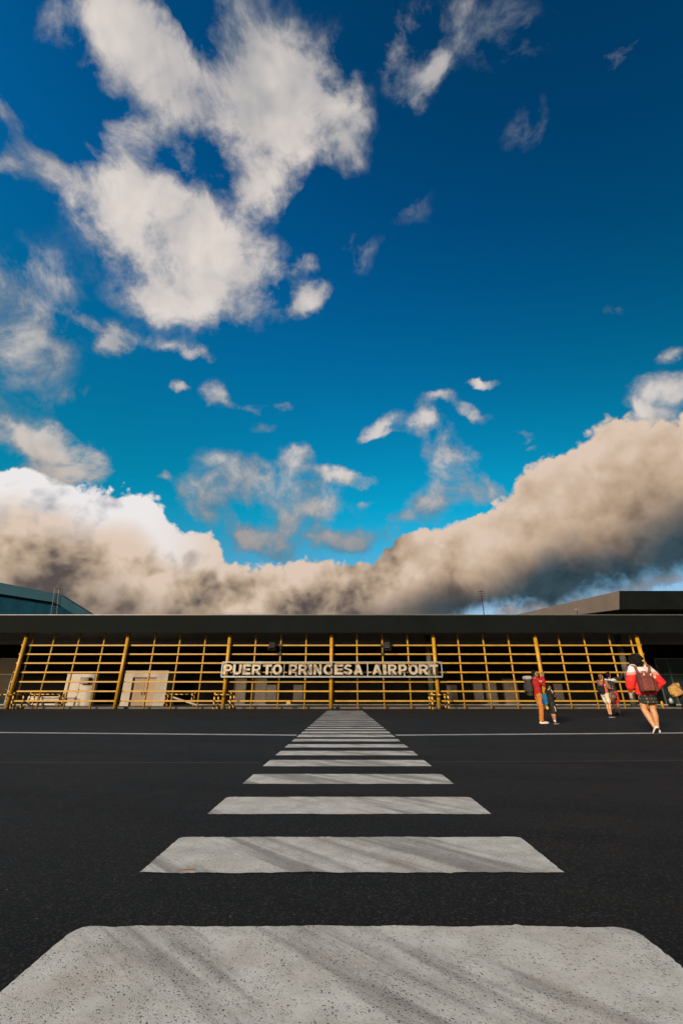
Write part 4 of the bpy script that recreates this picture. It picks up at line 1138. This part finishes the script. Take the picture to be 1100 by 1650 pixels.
H.hair(M_hair, SHORT_HAIR, 'hair')
M_logo = cloth('white_print', (0.62, 0.58, 0.56))
mb = MB(); sh = H.j['shR'].lerp(H.j['elR'], .30)
mb.tube([sh + Vector((.085, -.035, .035)), sh + Vector((.090, -.025, -.010)), sh + Vector((.090, .010, -.022)), sh + Vector((.088, .035, .020))], .008, 6); mb.build('sleeve_print', M_logo, H.root)
M_pack = cloth('grey_pack', (0.035, 0.036, 0.036)); M_packlid = cloth('pale_pack_lid', (0.34, 0.31, 0.29)); M_cam = plain('camera_grey', (0.12, 0.12, 0.12), .4, var=.2)
o = placed('backpack', 'large dark grey hiking pack with a pale lid on the person in ochre trousers', 'backpack', H, (0, -.27, .80))
mb = MB(); mb.box((0, .02, .24), (.30, .15, .42), None, .05); mb.box((0, .03, .02), (.24, .13, .12), None, .04); body = mb.skin('body', M_pack, o, .011, 3, .010, 9)
mb = MB(); mb.box((0, .015, .475), (.31, .20, .11), None, .045); mb.skin('lid', M_packlid, body, .010, 3, .010, 9)
mb = MB(); mb.box((0, -.07, .18), (.22, .05, .22), None, .02); mb.skin('pocket', M_pack, body, .010, 3, .006, 9)
for x in (-.11, .11):
    mb = MB(); mb.tube([(x, .08, .46), (x, .20, .535), (x, .34, .48), (x, .40, .28), (x, .30, .08)], [(.025, .009)] * 5, 8); mb.build('shoulder_strap', M_black, o, True)
mb = MB(); mb.box((.165, .02, .20), (.05, .09, .22), None, .02); mb.build('side_pouch', M_pack, body)
o = placed('camera', 'small grey camera held at the face by the person in ochre trousers', 'camera', H, (0.015, .245, 1.395))
mb = MB(); mb.box((0, 0, 0), (.13, .05, .085), None, .012); mb.build('body', M_cam, o)
mb = MB(); mb.tube([(0, .02, 0), (0, .085, 0)], .034, 14); mb.build('lens', M_black, o, True)

# ---- the child
c_loc = ground(893, 1166.5)
K = Person('child in black shirt and shorts with white socks beside the hiker', c_loc, R(-84), 1.10, SK_mid,
           dict(head=(0, .03, 1.555), elR=(.235, .10, 1.17), wrR=(.10, .26, 1.22), elL=(-.22, .10, 1.16), wrL=(-.05, .27, 1.18), ankL=(-.09, .07, .085), kneeL=(-.09, .05, .49), ankR=(.09, -.02, .085)))
K.body(curlL=(.6, .5, .2), curlR=(-.6, .5, .2), leg=1.3)
M_kid = cloth('black_sportswear', (0.014, 0.013, 0.011))
K.top(M_kid, .84, .30, .036, .012, 'shirt'); K.trousers(cloth('charcoal_shorts', (0.020, 0.018, 0.015)), .46, .030, .95, 'shorts', .025)
k = K.k
mb = MB(); e = K.j['shR']; mb.tube([e + Vector((.080, -.035, .055)) * k, e + Vector((.104, -.02, .01)) * k, e + Vector((.108, .0, -.05)) * k, e + Vector((.106, .03, -.10)) * k], .014 * k, 8); mb.build('sleeve_stripe', M_logo, K.root, True)
mb = MB(); mb.tube([Vector((.222, .01, .74)) * k, Vector((.232, .03, .58)) * k, Vector((.236, .035, .52)) * k], .013 * k, 8); mb.build('side_stripe', M_logo, K.root, True)
K.shoes(M_shoe_black, M_sole, M_sock); K.hair(M_hair, SHORT_HAIR, 'hair', .008)
o = placed('backpack', 'small bright blue backpack on the child', 'backpack', K, (.01, -.185, .52))
M_bluebag = cloth('blue_nylon', (0.012, 0.13, 0.30), .5, 14); M_tag = cloth('yellow_pouch', (0.55, 0.36, 0.06))
mb = MB(); mb.box((0, 0, .14), (.22, .12, .30), None, .045); body = mb.skin('body', M_bluebag, o, .009, 3, .006, 12)
mb = MB(); mb.box((0, -.06, .09), (.16, .05, .14), None, .02); mb.skin('pocket', cloth('blue_nylon_dark', (0.010, 0.06, 0.14)), body, .008, 3, .004, 12)
for x in (-.07, .07):
    mb = MB(); mb.tube([(x, .05, .27), (x, .11, .40), (x, .20, .40), (x, .26, .22)], [(.018, .007)] * 4, 8); mb.build('shoulder_strap', M_black, o, True)
o = placed('pouch', 'small yellow pouch hanging below the blue backpack', 'pouch', K, (.03, -.16, .43))
mb = MB(); mb.box((0, 0, 0), (.09, .05, .085), None, .02); mb.skin('body', M_tag, o, .007, 2); mb = MB(); mb.tube([(0, 0, .04), (0, .01, .10)], .006, 6); mb.build('cord', M_black, o)

# ---- the pair: one looking at a phone, one holding a phone up
a_loc = ground(982, 1156)
A = Person('person in an orange print top and pale shorts with a straw hat at the hip', a_loc, R(-74), 1.58, SK_light,
           dict(elR=(.23, .09, 1.12), wrR=(.12, .31, 1.10), elL=(-.22, .12, 1.12), wrL=(-.03, .33, 1.10), ankL=(-.08, .10, .085), kneeL=(-.09, .10, .49), ankR=(.08, .0, .085), hp=12, hy=4))
A.body(curlL=(.8, .2, .3), curlR=(-.8, .2, .3))
def mat_print():
    m, b, t = newmat('orange_print')
    p = tcoord('Object'); n = noise(p, 9, 4, .6); n2 = noise(vmath('ADD', p, (3, 1, 2)), 14, 3)
    c = mixc(smooth(n, .46, .54), (0.42, 0.075, 0.020, 1), (0.055, 0.085, 0.095, 1)); c = mixc(smooth(n2, .56, .62), c, (0.50, 0.22, 0.08, 1))
    t.links.new(c, b.inputs['Base Color']); b.inputs['Roughness'].default_value = .85
    return m
A.top(mat_print(), .92, .36, .022, .01, 'shirt'); A.trousers(cloth('cream_shorts', (0.55, 0.47, 0.37)), .34, .014, 1.0, 'shorts', .006)
A.shoes(M_shoe_black, M_sole)
A.hair(M_hair_br, SHORT_HAIR + [((0, -.115, .045), (.045, .042, .042)), ((0, -.085, -.05), (.06, .04, .06))], 'hair')
o = placed('sling_bag', 'black sling bag on the back hip of the person in the orange print top', 'bag', A, (.05, -.19, .86))
mb = MB(); mb.box((0, 0, .14), (.30, .14, .30), None, .05); body = mb.skin('body', cloth('black_bag', (0.012, 0.012, 0.014)), o, .010, 3, .006, 10)
mb = MB(); mb.tube([(.10, .02, .27), (.16, .10, .50), (.06, .20, .60), (-.10, .26, .42), (-.12, .20, .12)], [(.018, .007)] * 5, 8); mb.build('strap', M_black, o, True)
mb = MB(); mb.box((0, -.075, .12), (.20, .03, .14), None, .012); mb.build('pocket', M_black, body)
o = placed('straw_hat', 'brown straw hat hanging at the hip of the person in pale shorts', 'hat', A, (.23, .13, .74))
M_straw = plain('brown_straw', (0.135, 0.075, 0.045), .8, var=.35, scale=30, bmp=.6)
def ringx(rr, n=24):
    V = []; F = []
    for x, r in rr: V += [(x, r * math.cos(2 * math.pi * q / n), r * math.sin(2 * math.pi * q / n)) for q in range(n)]
    for i in range(len(rr) - 1): F += [(i * n + q, i * n + (q + 1) % n, (i + 1) * n + (q + 1) % n, (i + 1) * n + q) for q in range(n)]
    return V, F
V, F = ringx([(-.006, .185), (.006, .187), (.016, .10), (.024, .088), (.085, .078), (.105, .055), (.108, .002)]); mesh_obj('brim', V, F, M_straw, o, True)
V, F = ringx([(.020, .097), (.022, .099), (.048, .094), (.049, .091)]); mesh_obj('band', V, F, M_hair_br, o, True)
M_phone = plain('phone_silver', (0.30, 0.30, 0.31), .3, metal=.4, var=.1)
o = placed('phone', 'silver phone in the hands of the person in the orange print top', 'phone', A, (.045, .355, 1.06))
mb = MB(); mb.box((0, 0, 0), (.075, .012, .15), Euler((R(-35), 0, 0)).to_matrix(), .004); mb.build('case', M_phone, o)
mb = MB(); mb.box(Euler((R(-35), 0, 0)).to_matrix() @ Vector((0, -.0075, 0)), (.066, .003, .136), Euler((R(-35), 0, 0)).to_matrix()); mb.build('screen', M_black, o)

b_loc = ground(995, 1153.5)
B = Person('person in a black and white top and red shorts raising a phone overhead', b_loc, R(-70), 1.72, SK_dark,
           dict(head=(0, .0, 1.575), hp=22, hy=6, elR=(.26, .27, 1.42), wrR=(.22, .48, 1.58), elL=(-.24, .05, 1.12), wrL=(-.16, .26, 1.05), shR=(.18, .03, 1.40), ankL=(-.10, .08, .085), ankR=(.10, -.01, .085)))
B.body(curlL=(.5, .5, 0), curlR=(-.4, .6, .4))
def mat_bw():
    m, b, t = newmat('black_white_top')
    p = tcoord('Object'); sx = X.tree.nodes.new('ShaderNodeSeparateXYZ'); t.links.new(p, sx.inputs[0])
    z = X(sx.outputs[2]) + X(sx.outputs[1]) * 0.5 + (noise(p, 6, 3) - .5) * .03
    k = smooth(z, 1.31, 1.33) * smooth(z, 1.43, 1.41) * smooth(X(sx.outputs[1]), .22, .18)
    t.links.new(mixc(k, (0.010, 0.010, 0.011, 1), (0.50, 0.52, 0.53, 1)), b.inputs['Base Color']); b.inputs['Roughness'].default_value = .8
    return m
B.top(mat_bw(), .86, 1.0, .024, .01, 'jacket'); B.trousers(cloth('red_shorts', (0.46, 0.040, 0.018)), .42, .022, 1.0, 'shorts', .006)
B.shoes(M_shoe_black, M_shoe_black)
B.hair(M_hair, SHORT_HAIR, 'hair')
o = placed('phone', 'phone raised at arm length by the person in the black and white top', 'phone', B, (.215, .585, 1.655))
mb = MB(); mb.box((0, 0, 0), (.155, .012, .078), Euler((R(15), 0, 0)).to_matrix(), .004); mb.build('case', M_phone, o)
mb = MB(); mb.box(Euler((R(15), 0, 0)).to_matrix() @ Vector((0, -.0075, 0)), (.142, .003, .068), Euler((R(15), 0, 0)).to_matrix()); mb.build('screen', M_black, o)

# ---- at the right edge: someone with a big tan bag, only partly in the picture
e_loc = ground(1101.5, 1142.6)
Ed = Person('person in black trousers cut off by the right edge of the picture', e_loc, R(-80), 1.66, SK_mid, dict(elR=(.23, .10, 1.13), wrR=(.18, .32, 1.15), ankL=(-.09, .12, .085)))
Ed.body(curlR=(-.5, .5, .3)); Ed.top(cloth('dark_shirt', (0.02, 0.02, 0.022)), .90, .36, .02, 0, 'shirt'); Ed.trousers(cloth('black_trousers', (0.010, 0.010, 0.011)), .90)
Ed.shoes(cloth('brown_sandal', (0.20, 0.075, 0.03)), M_shoe_black, None, True); Ed.hair(M_hair, SHORT_HAIR)
o = placed('duffel_bag', 'big tan canvas bag with a dark strap at the right edge of the picture', 'bag', Ed, (.16, -.42, .70))
M_tanbag = cloth('tan_canvas', (0.44, 0.25, 0.080), .18, 8)
rot = Euler((R(18), 0, 0)).to_matrix()
mb = MB(); mb.box((0, 0, .40), (.42, .68, .66), rot, .12); mb.box((0, .12, .72), (.36, .36, .20), rot, .07); body = mb.skin('body', M_tanbag, o, .013, 4, .016, 6)
mb = MB(); mb.tube([(.225, -.18, .80), (.245, .05, .62), (.24, .26, .44)], [(.022, .012)] * 3, 8); mb.build('strap', M_black, o, True)
mb = MB(); mb.box(Vector((0, -.36, .30)), (.26, .10, .34), rot, .04); mb.skin('pocket', M_tanbag, body, .011, 3, .008, 8)
# things on the ground by the entrance
p = ground(1083.5, 1141); o = empty('water_jug', (p.x, p.y, 0)); tag(o, 'white plastic jug on the ground below the tan bag', 'jug')
M_jug = plain('milky_plastic', (0.50, 0.50, 0.52), .3, var=.15)
mb = MB(); mb.rings([((0, 0, .30), .10, .10), ((0, 0, .32), .12, .12), ((0, 0, .52), .125, .125), ((0, 0, .58), .09, .09), ((0, 0, .62), .04, .04)], 18); mb.build('body', M_jug, o, True)
mb = MB(); mb.rings([((0, 0, .619), .045, .045), ((0, 0, .66), .045, .045)], 14); mb.build('cap', M_signframe, o, True)
mb = MB(); mb.box((0, 0, .15), (.34, .34, .30), bev=.02); mb.build('stand', M_black, o)
p = ground(1068, 1142.3); o = empty('bollard', (p.x, p.y, 0)); tag(o, 'short yellow bollard right of the person in the plaid skirt', 'bollard')
mb = MB(); mb.rings([((0, 0, .02), .075, .075), ((0, 0, .40), .075, .075), ((0, 0, .46), .05, .05), ((0, 0, .475), .01, .01)], 16); mb.build('post', M_yellow, o, True)
mb = MB(); mb.rings([((0, 0, 0), .16, .16), ((0, 0, .022), .16, .16)], 20); mb.build('foot_plate', M_darkmetal, o, True)

# the working copies used while fusing shapes go away again
if FUSE: bpy.data.batch_remove(FUSE + SPARE)
